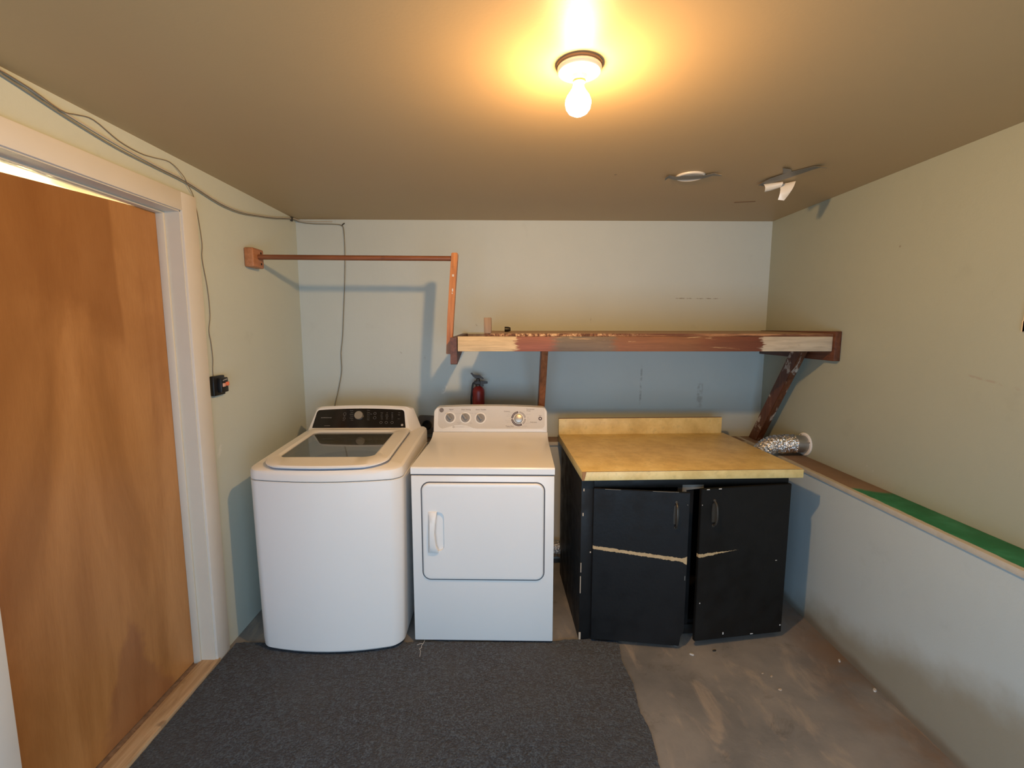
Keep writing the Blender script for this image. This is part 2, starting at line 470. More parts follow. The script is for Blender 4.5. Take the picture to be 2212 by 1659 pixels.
def tube(bm, pts, r, n=8, cap=True, smooth=3):
    pts = [Vector(p) for p in pts]
    if smooth > 1:
        out = []
        for i in range(len(pts) - 1):
            p0 = pts[max(i - 1, 0)]; p1 = pts[i]; p2 = pts[i + 1]; p3 = pts[min(i + 2, len(pts) - 1)]
            for k in range(smooth):
                t = k / smooth
                out.append(.5 * ((2 * p1) + (-p0 + p2) * t + (2 * p0 - 5 * p1 + 4 * p2 - p3) * t * t + (-p0 + 3 * p1 - 3 * p2 + p3) * t ** 3))
        out.append(pts[-1]); pts = out
    rings = []; up = Vector((.13, .31, .94))
    for i, p in enumerate(pts):
        d = (pts[min(i + 1, len(pts) - 1)] - pts[max(i - 1, 0)]).normalized()
        a = d.cross(up)
        if a.length < 1e-3: a = d.cross(Vector((1, 0, 0)))
        a.normalize(); b = d.cross(a).normalized(); up = a.cross(d)
        rr = r[i] if isinstance(r, (list, tuple)) and i < len(r) else (r if not isinstance(r, (list, tuple)) else r[-1])
        rings.append([p + (a * math.cos(2 * math.pi * k / n) + b * math.sin(2 * math.pi * k / n)) * rr for k in range(n)])
    loft(bm, rings, True, cap, cap)
    return bm

def lathe(bm, prof, c=(0, 0, 0), axis='z', n=32, cap=True, mat=None):
    c = Vector(c); rings = []
    for r, h in prof:
        r = max(r, 1e-5); ring = []
        for k in range(n):
            a = 2 * math.pi * k / n
            if axis == 'z': p = Vector((r * math.cos(a), r * math.sin(a), h))
            elif axis == 'x': p = Vector((h, r * math.cos(a), r * math.sin(a)))
            else: p = Vector((r * math.cos(a), -h, r * math.sin(a)))
            if mat is not None: p = mat @ p
            ring.append(c + p)
        rings.append(ring)
    loft(bm, rings, True, cap, cap)
    return bm

def rrect(x0, x1, y0, y1, rf, rb, bow=0.0, nc=7, ne=10):
    """rounded rectangle; front (y0) corners radius rf, back rb, front edge bowed towards -y"""
    pts = []
    def arc(cx, cy, r, a0):
        for k in range(nc + 1):
            a = a0 + (math.pi / 2) * k / nc; pts.append((cx + r * math.cos(a), cy + r * math.sin(a)))
    def edge(a, b):
        for k in range(1, ne): pts.append((a[0] + (b[0] - a[0]) * k / ne, a[1] + (b[1] - a[1]) * k / ne))
    arc(x0 + rf, y0 + rf, rf, math.pi); e = pts[-1]
    edge(e, (x1 - rf, y0)); arc(x1 - rf, y0 + rf, rf, 1.5 * math.pi)
    edge(pts[-1], (x1, y1 - rb)); arc(x1 - rb, y1 - rb, rb, 0)
    edge(pts[-1], (x0 + rb, y1)); arc(x0 + rb, y1 - rb, rb, .5 * math.pi)
    edge(pts[-1], (x0, y0 + rf))
    if bow:
        xc = (x0 + x1) / 2; hw = (x1 - x0) / 2; out = []
        for x, y in pts:
            w = max(0, 1 - ((x - xc) / hw) ** 2); f = max(0.0, min(1.0, (y0 + rf * 1.0 - y) / (rf + 1e-6)))
            out.append((x, y - bow * w * f))
        pts = out
    return pts

class Frame:
    def __init__(s, O, X, V):
        s.O = Vector(O); s.X = Vector(X).normalized(); s.V = Vector(V).normalized(); s.N = s.X.cross(s.V)
    def p(s, u, v, w=0): return s.O + s.X * u + s.V * v + s.N * w
    def mat(s, u=0, v=0, w=0):
        o = s.p(u, v, w)
        return Matrix(((s.X.x, s.V.x, s.N.x, o.x), (s.X.y, s.V.y, s.N.y, o.y), (s.X.z, s.V.z, s.N.z, o.z), (0, 0, 0, 1)))
    def poly(s, bm, pts, w0, w1):
        loft(bm, [[s.p(u, v, w0) for u, v in pts], [s.p(u, v, w1) for u, v in pts]], True, True, True)
    def disc(s, bm, u, v, r, w0, w1, n=28, r1=None):
        r1 = r if r1 is None else r1
        loft(bm, [[s.p(u + q * math.cos(2 * math.pi * k / n), v + q * math.sin(2 * math.pi * k / n), w) for k in range(n)] for q, w in ((r, w0), (r1, w1))], True, True, True)
    def ring(s, bm, u, v, ri, ro, w0, w1, a0=0, a1=360, n=40):
        P = lambda r, a, w: s.p(u + r * math.cos(a), v + r * math.sin(a), w)
        A = [R(a0 + (a1 - a0) * k / n) for k in range(n + 1)]
        for a, b in zip(A, A[1:]):
            q = [(ri, w0), (ro, w0), (ro, w1), (ri, w1)]
            va = [bm.verts.new(P(r, a, w)) for r, w in q]; vb = [bm.verts.new(P(r, b, w)) for r, w in q]
            for i in range(4):
                j = (i + 1) % 4; bm.faces.new((va[i], va[j], vb[j], vb[i]))
            bm.faces.new(va[::-1]); bm.faces.new(vb)
    def rect(s, bm, u0, u1, v0, v1, w0, w1, r=0.0):
        if r: pts = rrect(u0, u1, v0, v1, r, r, ne=2, nc=4)
        else: pts = [(u0, v0), (u1, v0), (u1, v1), (u0, v1)]
        s.poly(bm, pts, w0, w1)

def text(bm, frame, body, u, v, size, w=.0006, align='CENTER'):
    cu = bpy.data.curves.new('t', 'FONT'); cu.body = body; cu.size = size; cu.align_x = align; cu.align_y = 'CENTER'; cu.extrude = .0002; cu.resolution_u = 2
    o = bpy.data.objects.new('t', cu); COL.objects.link(o)
    dg = bpy.context.evaluated_depsgraph_get(); dg.update()
    me = bpy.data.meshes.new_from_object(o.evaluated_get(dg))
    me.transform(frame.mat(u, v, w)); bm.from_mesh(me)
    bpy.data.meshes.remove(me); bpy.data.objects.remove(o, do_unlink=True); bpy.data.curves.remove(cu)

def link(name, bm, mat, parent=None, smooth=True, label=None, local=False, angle=35, extra=()):
    """one mesh object; coordinates are world unless local=True (then the parent's frame)"""
    bmesh.ops.recalc_face_normals(bm, faces=bm.faces[:])
    me = bpy.data.meshes.new(name); bm.to_mesh(me); bm.free()
    me.materials.append(M[mat])
    for e in extra: me.materials.append(M[e])
    if smooth:
        me.polygons.foreach_set('use_smooth', [True] * len(me.polygons))
        me.set_sharp_from_angle(angle=R(angle))
    o = bpy.data.objects.new(name, me); COL.objects.link(o)
    if parent is not None:
        o.parent = parent
        if not local:
            root = parent; off = Vector((0, 0, 0))
            while root is not None: off += root.location; root = root.parent
            me.transform(Matrix.Translation(-off))
    if label: o['label'] = label
    me.update(); return o

def print_on(o, bm, mat):
    """printing that belongs to a panel: added to the panel's own mesh in a second material"""
    slot = len(o.data.materials); o.data.materials.append(M[mat])
    root = o; off = Vector((0, 0, 0))
    if not o.get('_local'):
        root = o.parent
        while root is not None: off += root.location; root = root.parent
    bmesh.ops.transform(bm, matrix=Matrix.Translation(-off), verts=bm.verts)
    for f in bm.faces: f.material_index = slot
    me = bpy.data.meshes.new('tmp'); bm.to_mesh(me); bm.free()
    b2 = bmesh.new(); b2.from_mesh(o.data); b2.from_mesh(me); b2.to_mesh(o.data); b2.free(); bpy.data.meshes.remove(me)

def thing(name, label, cat, loc=(0, 0, 0), rz=0, group=None):
    o = bpy.data.objects.new(name, None); o.empty_display_size = .05; COL.objects.link(o)
    o.location = loc; o.rotation_euler = (0, 0, rz); o['label'] = label; o['category'] = cat
    if group: o['group'] = group
    return o
def tag(o, label, cat, group=None):
    o['label'] = label; o['category'] = cat
    if group: o['group'] = group
    return o
def struct(name, bm, mat, parent=None, smooth=False, label=None):
    o = link(name, bm, mat, parent, smooth)
    if parent is None: o['kind'] = 'structure'
    if label: o['label'] = label
    return o
def recentre(o):
    """put the origin of a one-mesh thing at the middle of its base"""
    vs = [v.co for v in o.data.vertices]
    c = Vector(((min(v.x for v in vs) + max(v.x for v in vs)) / 2, (min(v.y for v in vs) + max(v.y for v in vs)) / 2, min(v.z for v in vs)))
    o.data.transform(Matrix.Translation(-c)); o.location = c; return o

# ------------------------------------------------------------------ room shell
W, H, YR = 3.152, 2.277, -3.62
OY0, OY1, OZ = -1.137, -2.0, 2.06          # door opening in the left wall
b = bmesh.new(); box(b, -1.5, W + .15, YR - .15, .15, -.12, 0); struct('floor', b, 'concrete')
b = bmesh.new(); box(b, -.16, W + .15, YR - .15, .15, H, H + .1); struct('ceiling', b, 'ceiling_paint')
b = bmesh.new(); box(b, -.16, W + .15, 0, .15, 0, H); struct('wall_back', b, 'paint_back')
b = bmesh.new()
box(b, -.16, 0, OY0, 0, 0, H); box(b, -.16, 0, OY1, OY0, OZ + .012, H); box(b, -.16, 0, YR, OY1, 0, H)
struct('wall_left', b, 'paint_left')
b = bmesh.new(); box(b, W, W + .15, YR, 0, 0, H); struct('wall_right', b, 'paint_right')
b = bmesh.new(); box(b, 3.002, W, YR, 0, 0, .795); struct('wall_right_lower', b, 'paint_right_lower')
b = bmesh.new(); box(b, 0, 3.002, -.148, 0, 0, .795); struct('wall_back_lower', b, 'paint_back_lower')
b = bmesh.new()                               # rear wall with the wide open doorway the daylight comes through
box(b, -.16, .25, YR - .15, YR, 0, H); box(b, 2.65, W + .15, YR - .15, YR, 0, H); box(b, .25, 2.65, YR - .15, YR, 1.44, H)
struct('wall_front', b, 'paint_rear')
b = bmesh.new(); box(b, -1.45, -1.35, -3.2, 0, 0, 2.45); box(b, -1.35, -.16, -.06, .05, 0, 2.45); box(b, -1.35, -.16, -3.2, -3.1, 0, 2.45)
box(b, -1.45, -.16, -3.2, .05, 2.40, 2.5)
struct('wall_hall', b, 'paint_rear')
# ledges on top of the thicker lower walls
b = bmesh.new(); box(b, 2.988, W, YR, 0, .795, .82, .004); struct('trim_1', b, 'ledge_right', smooth=True)
b = bmesh.new(); box(b, 0, 2.988, -.160, 0, .795, .82, .004); struct('trim_2', b, 'ledge_back', smooth=True)

# door surround
b = bmesh.new()
box(b, 0, .017, OY0, OY0 + .097, 0, OZ + .078, .003); struct('trim_3', b, 'trim_paint', smooth=True)
b = bmesh.new(); box(b, 0, .017, OY1 - .097, OY0, OZ, OZ + .078, .003); struct('trim_4', b, 'trim_paint', smooth=True)
b = bmesh.new(); box(b, 0, .017, OY1 - .097, OY1, 0, OZ, .003); struct('trim_5', b, 'trim_paint', smooth=True)
b = bmesh.new()                               # jamb lining and stops
box(b, -.16, .006, OY0 - .004, OY0 + .008, 0, OZ + .012); box(b, -.16, .006, OY1 - .008, OY1 + .004, 0, OZ + .012)
box(b, -.16, .006, OY1, OY0, OZ - .004, OZ + .012)
box(b, -.088, -.056, OY0 - .014, OY0 - .003, 0.0, OZ, .002); box(b, -.088, -.056, OY1 + .003, OY1 + .014, 0, OZ, .002)
box(b, -.088, -.056, OY1 + .01, OY0 - .01, OZ - .013, OZ - .003, .002)
struct('trim_6', b, 'jamb_paint', smooth=True)
b = bmesh.new(); box(b, -.062, .022, OY1 - .02, OY0 + .012, 0, .022, .003); struct('trim_7', b, 'sill_wood', smooth=True)
b = bmesh.new(); box(b, -.16, -.064, OY1, OY0, 0, .012, .002); struct('trim_8', b, 'grey_wood', smooth=True)
# door leaf, its head sagging towards the near side
b = bmesh.new()
prism(b, [(-.088, OY0 - .006, .018), (-.088, OY1 + .004, .018), (-.088, OY1 + .004, 2.006), (-.088, OY0 - .006, 2.054)], (-.036, 0, 0))
d1 = struct('door_1', b, 'door_veneer')

# ------------------------------------------------------------------ carpet
b = bmesh.new()
NX, NY = 96, 130; x0, x1, y0, y1 = .024, 1.93, -3.58, -1.004
g = []
for j in range(NY + 1):
    row = []
    for i in range(NX + 1):
        x = x0 + (x1 - x0) * i / NX; y = y0 + (y1 - y0) * j / NY
        if i == NX: x += .006 * math.sin(y * 23) + random.uniform(-.003, .003)
        if j == NY: y += .006 * math.sin(x * 19) + random.uniform(-.004, .004)
        row.append(b.verts.new((x, y, .008 + random.uniform(-.0008, .0008))))
    g.append(row)
for j in range(NY):
    for i in range(NX): b.faces.new((g[j][i], g[j][i + 1], g[j + 1][i + 1], g[j + 1][i]))
edge = [e for e in b.edges if e.is_boundary]
ex = bmesh.ops.extrude_edge_only(b, edges=edge)
for v in [q for q in ex['geom'] if isinstance(q, bmesh.types.BMVert)]: v.co.z = 0.0
tag(recentre(link('carpet', b, 'carpet_pile', smooth=True)), 'dark blue-grey carpet laid over the concrete floor in front of the machines', 'carpet')

# ------------------------------------------------------------------ washer
wm = thing('washing_machine', 'white top-load washing machine with glass lid in the left corner', 'washing machine', (.52, -.68, 0))
b = bmesh.new()
def wout(x0, x1, yf, z, bow=.050): return [(x, y, z) for x, y in rrect(x0, x1, yf, -.30, .055, .02, bow)]
loft(b, [wout(.182, .858, -1.040, .016), wout(.172, .868, -1.050, .028), wout(.170, .870, -1.052, .06), wout(.162, .878, -1.052, .50), wout(.157, .883, -1.052, .863), wout(.164, .876, -1.046, .866)], True, True, False)
body = link('cabinet', b, 'white_enamel', wm)
for x in (.21, .81):
    for y in (-.97, -.36): link('foot', lathe(bmesh.new(), [(.02, .009 if y < -.9 else 0), (.02, .02)], (x, y, 0), n=14), 'rubber_dark', wm)
zc = lambda y: .918 + (y + 1.10) * .052
b = bmesh.new()
def cov(ins, dz, bow=.050): return [(x, y, zc(y) + dz) for x, y in rrect(.157 + ins, .883 - ins, -1.052 + ins, -.30 - ins * .3, .055, .02, bow)]
hole = lambda z_of, g=0: [(x, y, z_of(y)) for x, y in rrect(.262 - g, .722 + g, -.955 - g, -.49 + g, .05 + g * .5, .03, 0)]
flat = lambda z, ins=0: [(x, y, z) for x, y in rrect(.157 + ins, .883 - ins, -1.052 + ins, -.30, .055, .02, .050)]
loft(b, [flat(.868, .004), flat(.871), cov(0, -.022), cov(.004, -.008), cov(.014, 0), hole(zc, .03), hole(lambda y: zc(y) - .05, .03)])
link('top_cover', b, 'white_plastic', wm)
b = bmesh.new()                                   # blue-grey strip painting in the shade under the lid's front edge
sl = lambda ins, z: [(x, y, zc(y) + z) for x, y in rrect(.222 + ins, .806 - ins, -1.052 + ins, -.44, .10, .03, .030)]
loft(b, [sl(0, .0005), sl(0, .007), sl(.02, .007)])
link('lid_gap_shade', b, 'gap_shade_blue', wm)
b = bmesh.new()
def lidr(ins, dz, bow=.030): return [(x, y, zc(y) + dz) for x, y in rrect(.216 + ins, .806 - ins, -1.066 + ins, -.432 - ins * .4, .11, .03, bow)]
loft(b, [lidr(.008, .009), lidr(.001, .011), lidr(0, .017), lidr(.006, .023), hole(lambda y: zc(y) + .025, .012), hole(lambda y: zc(y) + .017), hole(lambda y: zc(y) + .006)])
lid = link('lid', b, 'white_plastic', wm)
b = bmesh.new()
r0 = hole(lambda y: zc(y) + .013); r1 = hole(lambda y: zc(y) + .009)
loft(b, [r0, r1], True, True, True)
link('lid_window', b, 'lid_glass', lid)
b = bmesh.new()
rh = hole(lambda y: zc(y) - .045, .03)
n = len(rh)
def circ(r, z):
    out = []
    for x, y, _ in rh:
        a = math.atan2(y + .70, x - .50); out.append((.50 + r * math.cos(a), -.70 + r * math.sin(a), z))
    return out
loft(b, [rh, circ(.235, .845)])
link('tub_opening', b, 'tub_rim', wm)
b = bmesh.new(); loft(b, [circ(.235, .846), circ(.225, .80), circ(.22, .42), circ(.10, .40), circ(.045, .42), circ(.04, .72), circ(.001, .74)])
link('drum', b, 'tub_steel', wm)
# console
def quad_ring(bl, br, tr, tl, r=.10, bulge=0.0, ins=0.0):
    bl, br, tr, tl = map(Vector, (bl, br, tr, tl)); out = []
    for x, y in rrect(0 + ins, 1 - ins, 0 + ins, 1 - ins, .02, r, 0, 6, 14):
        # corner radius is in relative units, narrower across
        p = (bl * (1 - x) + br * x) * (1 - y) + (tl * (1 - x) + tr * x) * y
        p = p + Vector((0, 0, bulge * y * (1 - (2 * x - 1) ** 2)))
        out.append(p)
    return out
def relr(w, h, r):            # rounded outline with equal radii for a w*h face, as relative points
    return r
def face_ring(F, wb, wt, h, r, bulge, w, ins=0.0):
    """outline on a frame: bottom width wb, top width wt, height h, top corners rounded"""
    pts = []
    base = rrect(-1 + 0, 1, 0, h, .004, r, 0, 6, 14)
    for x, y in base: pts.append((x, y))
    out = []
    for x, y in rrect(-wb / 2 + ins, wb / 2 - ins, ins, h - ins, .005, r, 0, 6, 14):
        k = y / h; sc = (wb * (1 - k) + wt * k) / wb
        out.append(F.p(x * sc, y + bulge * k * max(0, 1 - (2 * x / wb) ** 2), w))
    return out
WF = Frame((.496, -.430, .962), (1, 0, 0), (0, .065, .123))
b = bmesh.new()
back = []
for x, y in rrect(-.5, .5, 0, 1, .005, .06, 0, 6, 14):
    wd = .705 * (1 - y) + .60 * y
    back.append((.517 + x * wd - .02 * y, -.305 + .0 * y, .890 + y * .195 + .006 * y * (1 - (2 * x) ** 2)))
mid = []
for x, y in rrect(-.5, .5, 0, 1, .005, .08, 0, 6, 14):
    wd = .660 * (1 - y) + .565 * y
    mid.append((.506 + x * wd - .003 * y, -.37 + .02 * y, .915 + y * .178 + .008 * y * (1 - (2 * x) ** 2)))
loft(b, [back, mid, face_ring(WF, .616, .540, .146, .028, .009, -.006), face_ring(WF, .612, .536, .1455, .026, .009, 0, .004)], True, True, True)
con = link('console', b, 'white_plastic', wm, angle=40)
b = bmesh.new()
pan = [(x * (1 - y / .118 * .066), y + .0165 + .011 * (y / .118) * max(0, 1 - (x / .28) ** 2)) for x, y in rrect(-.281, .277, 0, .111, .002, .016, 0, 6, 14)]
WF.poly(b, pan, -.001, .0016)
cp = link('control_panel', b, 'black_glass', con)
b = bmesh.new()
lathe(b, [(.026, 0), (.0265, .004), (.0255, .014), (.024, .017), (.001, .018)], WF.p(-.009, .092, .0015), 'z', 36, True, WF.mat().to_3x3())
link('dial', b, 'chrome', cp, label='round chrome cycle dial')
b = bmesh.new()
bars = []
for i, (u, v) in enumerate([(-.0601, .1256), (-.0588, .1137), (-.0574, .1017), (-.056, .0898), (-.0545, .0771), (-.0531, .0652)]):
    text(b, WF, ('Normal', 'Heavy', 'Bedding', 'Towels', 'Delicate', 'Rinse')[i], u + .012, v, .0065, .0018, 'RIGHT')
for i, (u, v) in enumerate([(.0467, .1262), (.048, .1134), (.0492, .1023), (.0504, .0903), (.0517, .0776), (.0528, .0666)]):
    text(b, WF, ('Colors', 'Casual', 'Hand Wash', 'Quick', 'Active', 'Clean')[i], u - .012, v, .0065, .0018, 'LEFT')
for i, u in enumerate((.1262, .158, .190)):
    text(b, WF, ('Temp', 'Soil', 'Spin')[i], u, .1095, .006, .0018)
    for k in range(4): text(b, WF, (('Hot', 'Warm', 'Cool', 'Cold'), ('Heavy', 'Normal', 'Light', 'Extra'), ('Max', 'High', 'Med', 'Low'))[i][k], u + .001 * k, .0985 - k * .0092, .0056, .0018)
for v, s in ((.1105, 'Lock'), (.097, 'Delay'), (.072, 'Status')): text(b, WF, s, .232, v, .0056, .0018)
text(b, WF, 'Start', -.0969, .0900, .0055, .0018); text(b, WF, 'Pause', -.098, .0622, .0055, .0018)
for u, v, r in ((-.0969, .1034, .009), (.0852, .1062, .008), (.0863, .0791, .009), (-.0965, .0755, .007), (.127, .0491, .008), (.1586, .0491, .008), (.1934, .0491, .008)):
    WF.ring(b, u, v, r - .0012, r, .0016, .002, n=20)
for k in range(9): WF.rect(b, -.236 + k * .0072, -.2312 + k * .0072, .0775, .0822, .0016, .002)
for k in range(6): WF.rect(b, -.2095 + k * .0058, -.2055 + k * .0058, .0282, .0312, .0016, .002)
print_on(cp, b, 'print_soft')
b = bmesh.new(); WF.disc(b, .2549, .0331, .007, .0016, .002, 20); link('badge', b, 'print_grey', cp)

# ------------------------------------------------------------------ dryer
AZ = R(-1.8)
dr = thing('clothes_dryer', 'white front-load clothes dryer with three small knobs beside the washer', 'dryer', (.917, -1.007, 0), AZ)
L = lambda name, bm, mat, par, **k: link(name, bm, mat, par, local=True, **k)
b = bmesh.new(); box(b, 0, .69, 0, .700, .018, .868, .004); L('cabinet', b, 'dryer_enamel', dr)
for x in (.05, .64):
    for y in (.06, .64): L('foot', lathe(bmesh.new(), [(.018, .0), (.018, .02)], (x, y, 0), n=14), 'rubber_dark', dr)
b = bmesh.new(); box(b, .004, .686, .004, .695, .867, .876); L('top_seam', b, 'gap_shadow', dr)
b = bmesh.new()                                   # top deck with the curved upstand at its rear
prof = [(0, .876), (0, .902), (.004, .908), (.012, .9105), (.46, .9105), (.50, .9125), (.545, .918), (.58, .929), (.60, .945), (.700, .945), (.700, .876)]
loft(b, [[(-.001, y, z) for y, z in prof], [(.003, y, z + (.001 if z > .9 else 0)) for y, z in prof], [(.687, y, z + (.001 if z > .9 else 0)) for y, z in prof], [(.691, y, z) for y, z in prof]], True, True, True)
L('top_deck', b, 'dryer_enamel', dr, angle=25)
# front door: groove, leaf, grip
DFr = Frame((.345, 0, 0), (1, 0, 0), (0, 0, 1))     # outward normal -y
def dring(ins, w, x0=.047, x1=.645, z0=.340, z1=.838, r=.042): return [DFr.p(x - .345, z, w) for x, z in rrect(x0 + ins, x1 - ins, z0 + ins, z1 - ins, max(r - ins, .01), max(r - ins, .01), 0, 7, 4)]
b = bmesh.new(); loft(b, [dring(-.001, -.004), dring(-.001, .0006), dring(.006, .0006), dring(.006, -.004)]); L('door_gap', b, 'gap_shadow', dr)
b = bmesh.new()
gx0, gx1, gz0, gz1 = .118, .152, .500, .682           # finger recess of the grip
base = dring(.005, .0); 
rec = lambda ins, w: [DFr.p(x - .345, z, w) for x, z in rrect(.084 + ins, .157 - ins, .494 + ins, .689 - ins, .026, .026, 0, 7, 4)]
loft(b, [dring(.0052, -.002), dring(.0052, .004), dring(.010, .009), dring(.016, .010), dring(.024, .010), rec(-.006, .010), rec(-.0005, .010), rec(0, .0095), rec(.001, -.012), rec(.010, -.014)], True, False, True)
dl = L('door', b, 'dryer_enamel', dr)
b = bmesh.new()
ringsg = []
for k in range(13):
    t = k / 12; z = .484 + .208 * t; bulge = math.sin(math.pi * t)
    xa = .078 + .003 * t; xb = .118 + .006 * abs(2 * t - 1) - .004 * bulge + (.006 if t < .1 else 0)
    d = .012 + .022 * (bulge ** .5 if bulge > 0 else 0)
    ringsg.append([DFr.p(x - .345, z, w) for x, w in ((xa, .008), (xb, .008), (xb, d), (xb - .006, d + .004), (xa + .012, d + .002), (xa, .011))])
loft(b, ringsg, True, True, True)
L('grip', b, 'white_plastic', dl, angle=50)
# console
DF = Frame((.345, .60, .945), (1, 0, 0), (0, .04, .145))
b = bmesh.new()
dback = [DF.p(0, 0) + Vector((x, .098 - .012 * (y / .15), y + .010 * (y / .15) * max(0, 1 - (x / .345) ** 2))) for x, y in rrect(-.344, .344, 0, .148, .005, .032, 0, 6, 14)]
def dface(w, ins): return [DF.p(x, y + .011 * (y / .15) * max(0, 1 - (x / .345) ** 2), w) for x, y in rrect(-.345 + ins, .345 - ins, .002 + ins, .153 - ins, .006, .034, 0, 6, 14)]
loft(b, [dback, dface(-.014, .001), dface(-.006, 0), dface(-.001, .003), dface(0, .007)], True, True, True)
dc = L('console', b, 'dryer_enamel', dr, angle=40)
b = bmesh.new()                                   # inset fascia with its wavy lower left edge
pts = []
for x, y in rrect(-.319, .332, .022, .150, .030, .012, 0, 7, 16):
    if y < .03:
        y = max(y, .022 + .021 * max(0.0, 1 - ((x + .185) / .085) ** 2) ** .8 if abs(x + .185) < .085 else y)
    pts.append((x, y + .010 * (y / .15) * max(0, 1 - (x / .345) ** 2)))
DF.poly(b, pts, -.001, .0012)
fp = L('fascia', b, 'grey_panel', dc)
b = bmesh.new()
DF.ring(b, .28 + .022, .022 + .030, .028, .0305, .0012, .0018, 269, 361)
DF.rect(b, .3300, .3325, .0515, .147, .0012, .0018); DF.rect(b, -.09, .302, .0215, .024, .0012, .0018)
L('fascia_border', b, 'pale_ring', fp)
b = bmesh.new()
DF.rect(b, -.3205, -.318, .0515, .147, .0012, .0018); DF.ring(b, -.289, .052, .0285, .0315, .0012, .0018, 179, 262)
L('fascia_border', b, 'pale_ring', fp)
for k, (u, v) in enumerate([(-.245, .0885), (-.1515, .0883), (-.060, .0868)]):
    b = bmesh.new(); lathe(b, [(.035, 0), (.0345, .0022), (.031, .003), (.028, .002)], DF.p(u, v, .0012), 'z', 36, True, DF.mat().to_3x3())
    kb = L('knob', b, 'pale_ring', fp)
    b = bmesh.new()
    lathe(b, [(.0265, 0), (.0262, .007), (.024, .009), (.001, .0092)], DF.p(u, v, .0012), 'z', 30, True, DF.mat().to_3x3())
    L('knob_cap', b, 'knob_grey', kb)
    KF = Frame(DF.p(u, v, .0100), (DF.X * math.cos(R(38)) + DF.V * math.sin(R(38))), (-DF.X * math.sin(R(38)) + DF.V * math.cos(R(38))))
    b = bmesh.new(); KF.poly(b, [(-.0055, -.012), (.0055, -.012), (.0042, .026), (-.0042, .026)], -.001, .017); kg = L('knob_grip', b, 'knob_grey', kb)
# programme dial
du, dv = .1715, .0842
b = bmesh.new(); DF.ring(b, du, dv, .001, .047, .0012, .0018, n=48); sd = L('programme_dial', b, 'pale_ring', fp)
b = bmesh.new(); DF.ring(b, du, dv, .0325, .0455, .0018, .0024, 93, 178, 16); DF.ring(b, du, dv, .0325, .0455, .0018, .0024, 183, 300, 22); L('dial_band', b, 'dial_dark', sd)
b = bmesh.new(); DF.ring(b, du, dv, .0325, .0455, .0018, .0024, 7, 87, 16); DF.ring(b, du, dv, .0325, .0455, .0018, .0024, 306, 362, 12); L('dial_band', b, 'dial_grey', sd)
b = bmesh.new()
for a in list(range(102, 176, 9)) + list(range(190, 298, 9)): DF.disc(b, du + .039 * math.cos(R(a)), dv + .039 * math.sin(R(a)), .0014, .0024, .0027, 8)
L('dial_marks', b, 'pale_ring', sd, smooth=False)
b = bmesh.new(); lathe(b, [(.0265, 0), (.0262, .012), (.023, .016), (.014, .018), (.001, .0185)], DF.p(du, dv, .0018), 'z', 36, True, DF.mat().to_3x3()); L('dial_knob', b, 'chrome', sd, label='silver dial knob')
b = bmesh.new(); DF.ring(b, .302, .0852, .004, .0112, .0012, .0024, n=26); DF.disc(b, .302, .0852, .0112, .0012, .0016, 24); sb = L('start_button', b, 'dial_dark', fp)
b = bmesh.new(); DF.disc(b, .302, .0852, .0042, .0016, .003, 16); L('button_cap', b, 'pale_ring', sb)
b = bmesh.new()
for s, u, v, z in (('Signal', -.2388, .1388, .0115), ('Heat Setting', -.1491, .1382, .0115), ('Extra Tumble', -.0579, .1382, .0115), ('Cottons', .100, .1285, .0110),
                   ('Permanent', .2429, .1415, .0110), ('Press', .2315, .1318, .0110), ('Delicates', .2615, .0628, .0110), ('Time Dry', .117, .0378, .0125), ('Start', .3022, .1035, .0085)):
    text(b, DF, s, u, v, z, .0014)
fp['_local'] = 1; print_on(fp, b, 'print_dark')
b = bmesh.new()
for s, u, v in (('Off', -.274, .1135), ('Low', -.2401, .1245), ('Loud', -.2084, .1136), ('Low', -.1890, .1155), ('Medium', -.1155, .1160), ('No Heat', -.190, .0590), ('Fluff', -.189, .0510), ('High', -.1194, .0570),
                ('Off', -.091, .114), ('On', -.0300, .113), ('More Dry', .1265, .1205), ('Dry', .1120, .1100), ('Less Dry', .1120, .1000), ('Off', .118, .0852), ('Cool Down', .1085, .0718), ('Minutes', .112, .0619),
                ('Dry', .203, .1262), ('Less Dry', .231, .1115), ('Off', .2270, .091), ('70 60', .2315, .0813), ('50', .2270, .0700), ('Less Dry', .2270, .0578), ('Dewrinkle', .206, .0393), ('20 30', .1737, .0370), ('minutes', .110, .0290)):
    text(b, DF, s, u, v, .0075, .0014)
print_on(fp, b, 'print_grey'); del fp['_local']
b = bmesh.new(); DF.disc(b, -.298, .1345, .0135, .0012, .0022, 28)
em = L('emblem', b, 'print_dark', fp)
b = bmesh.new(); DF.ring(b, -.298, .1345, .0105, .0115, .0022, .0026, n=28); DF.ring(b, -.3005, .1360, .0028, .0042, .0022, .0026, 20, 320, 16); DF.ring(b, -.2945, .1330, .0028, .0042, .0022, .0026, 200, 500, 16)
L('emblem_line', b, 'print_grey', em, smooth=False)
b = bmesh.new(); DF.ring(b, -.2225, .0325, .0028, .0060, .0002, .0008, n=20)
for k in range(9): DF.rect(b, -.2130 + k * .0062, -.2088 + k * .0062, .0315, .0342, .0002, .0008)
for k in range(8): DF.rect(b, -.1560 + k * .0036, -.1538 + k * .0036, .0315, .0330, .0002, .0008)
L('maker_mark', b, 'print_grey', dc, smooth=False)

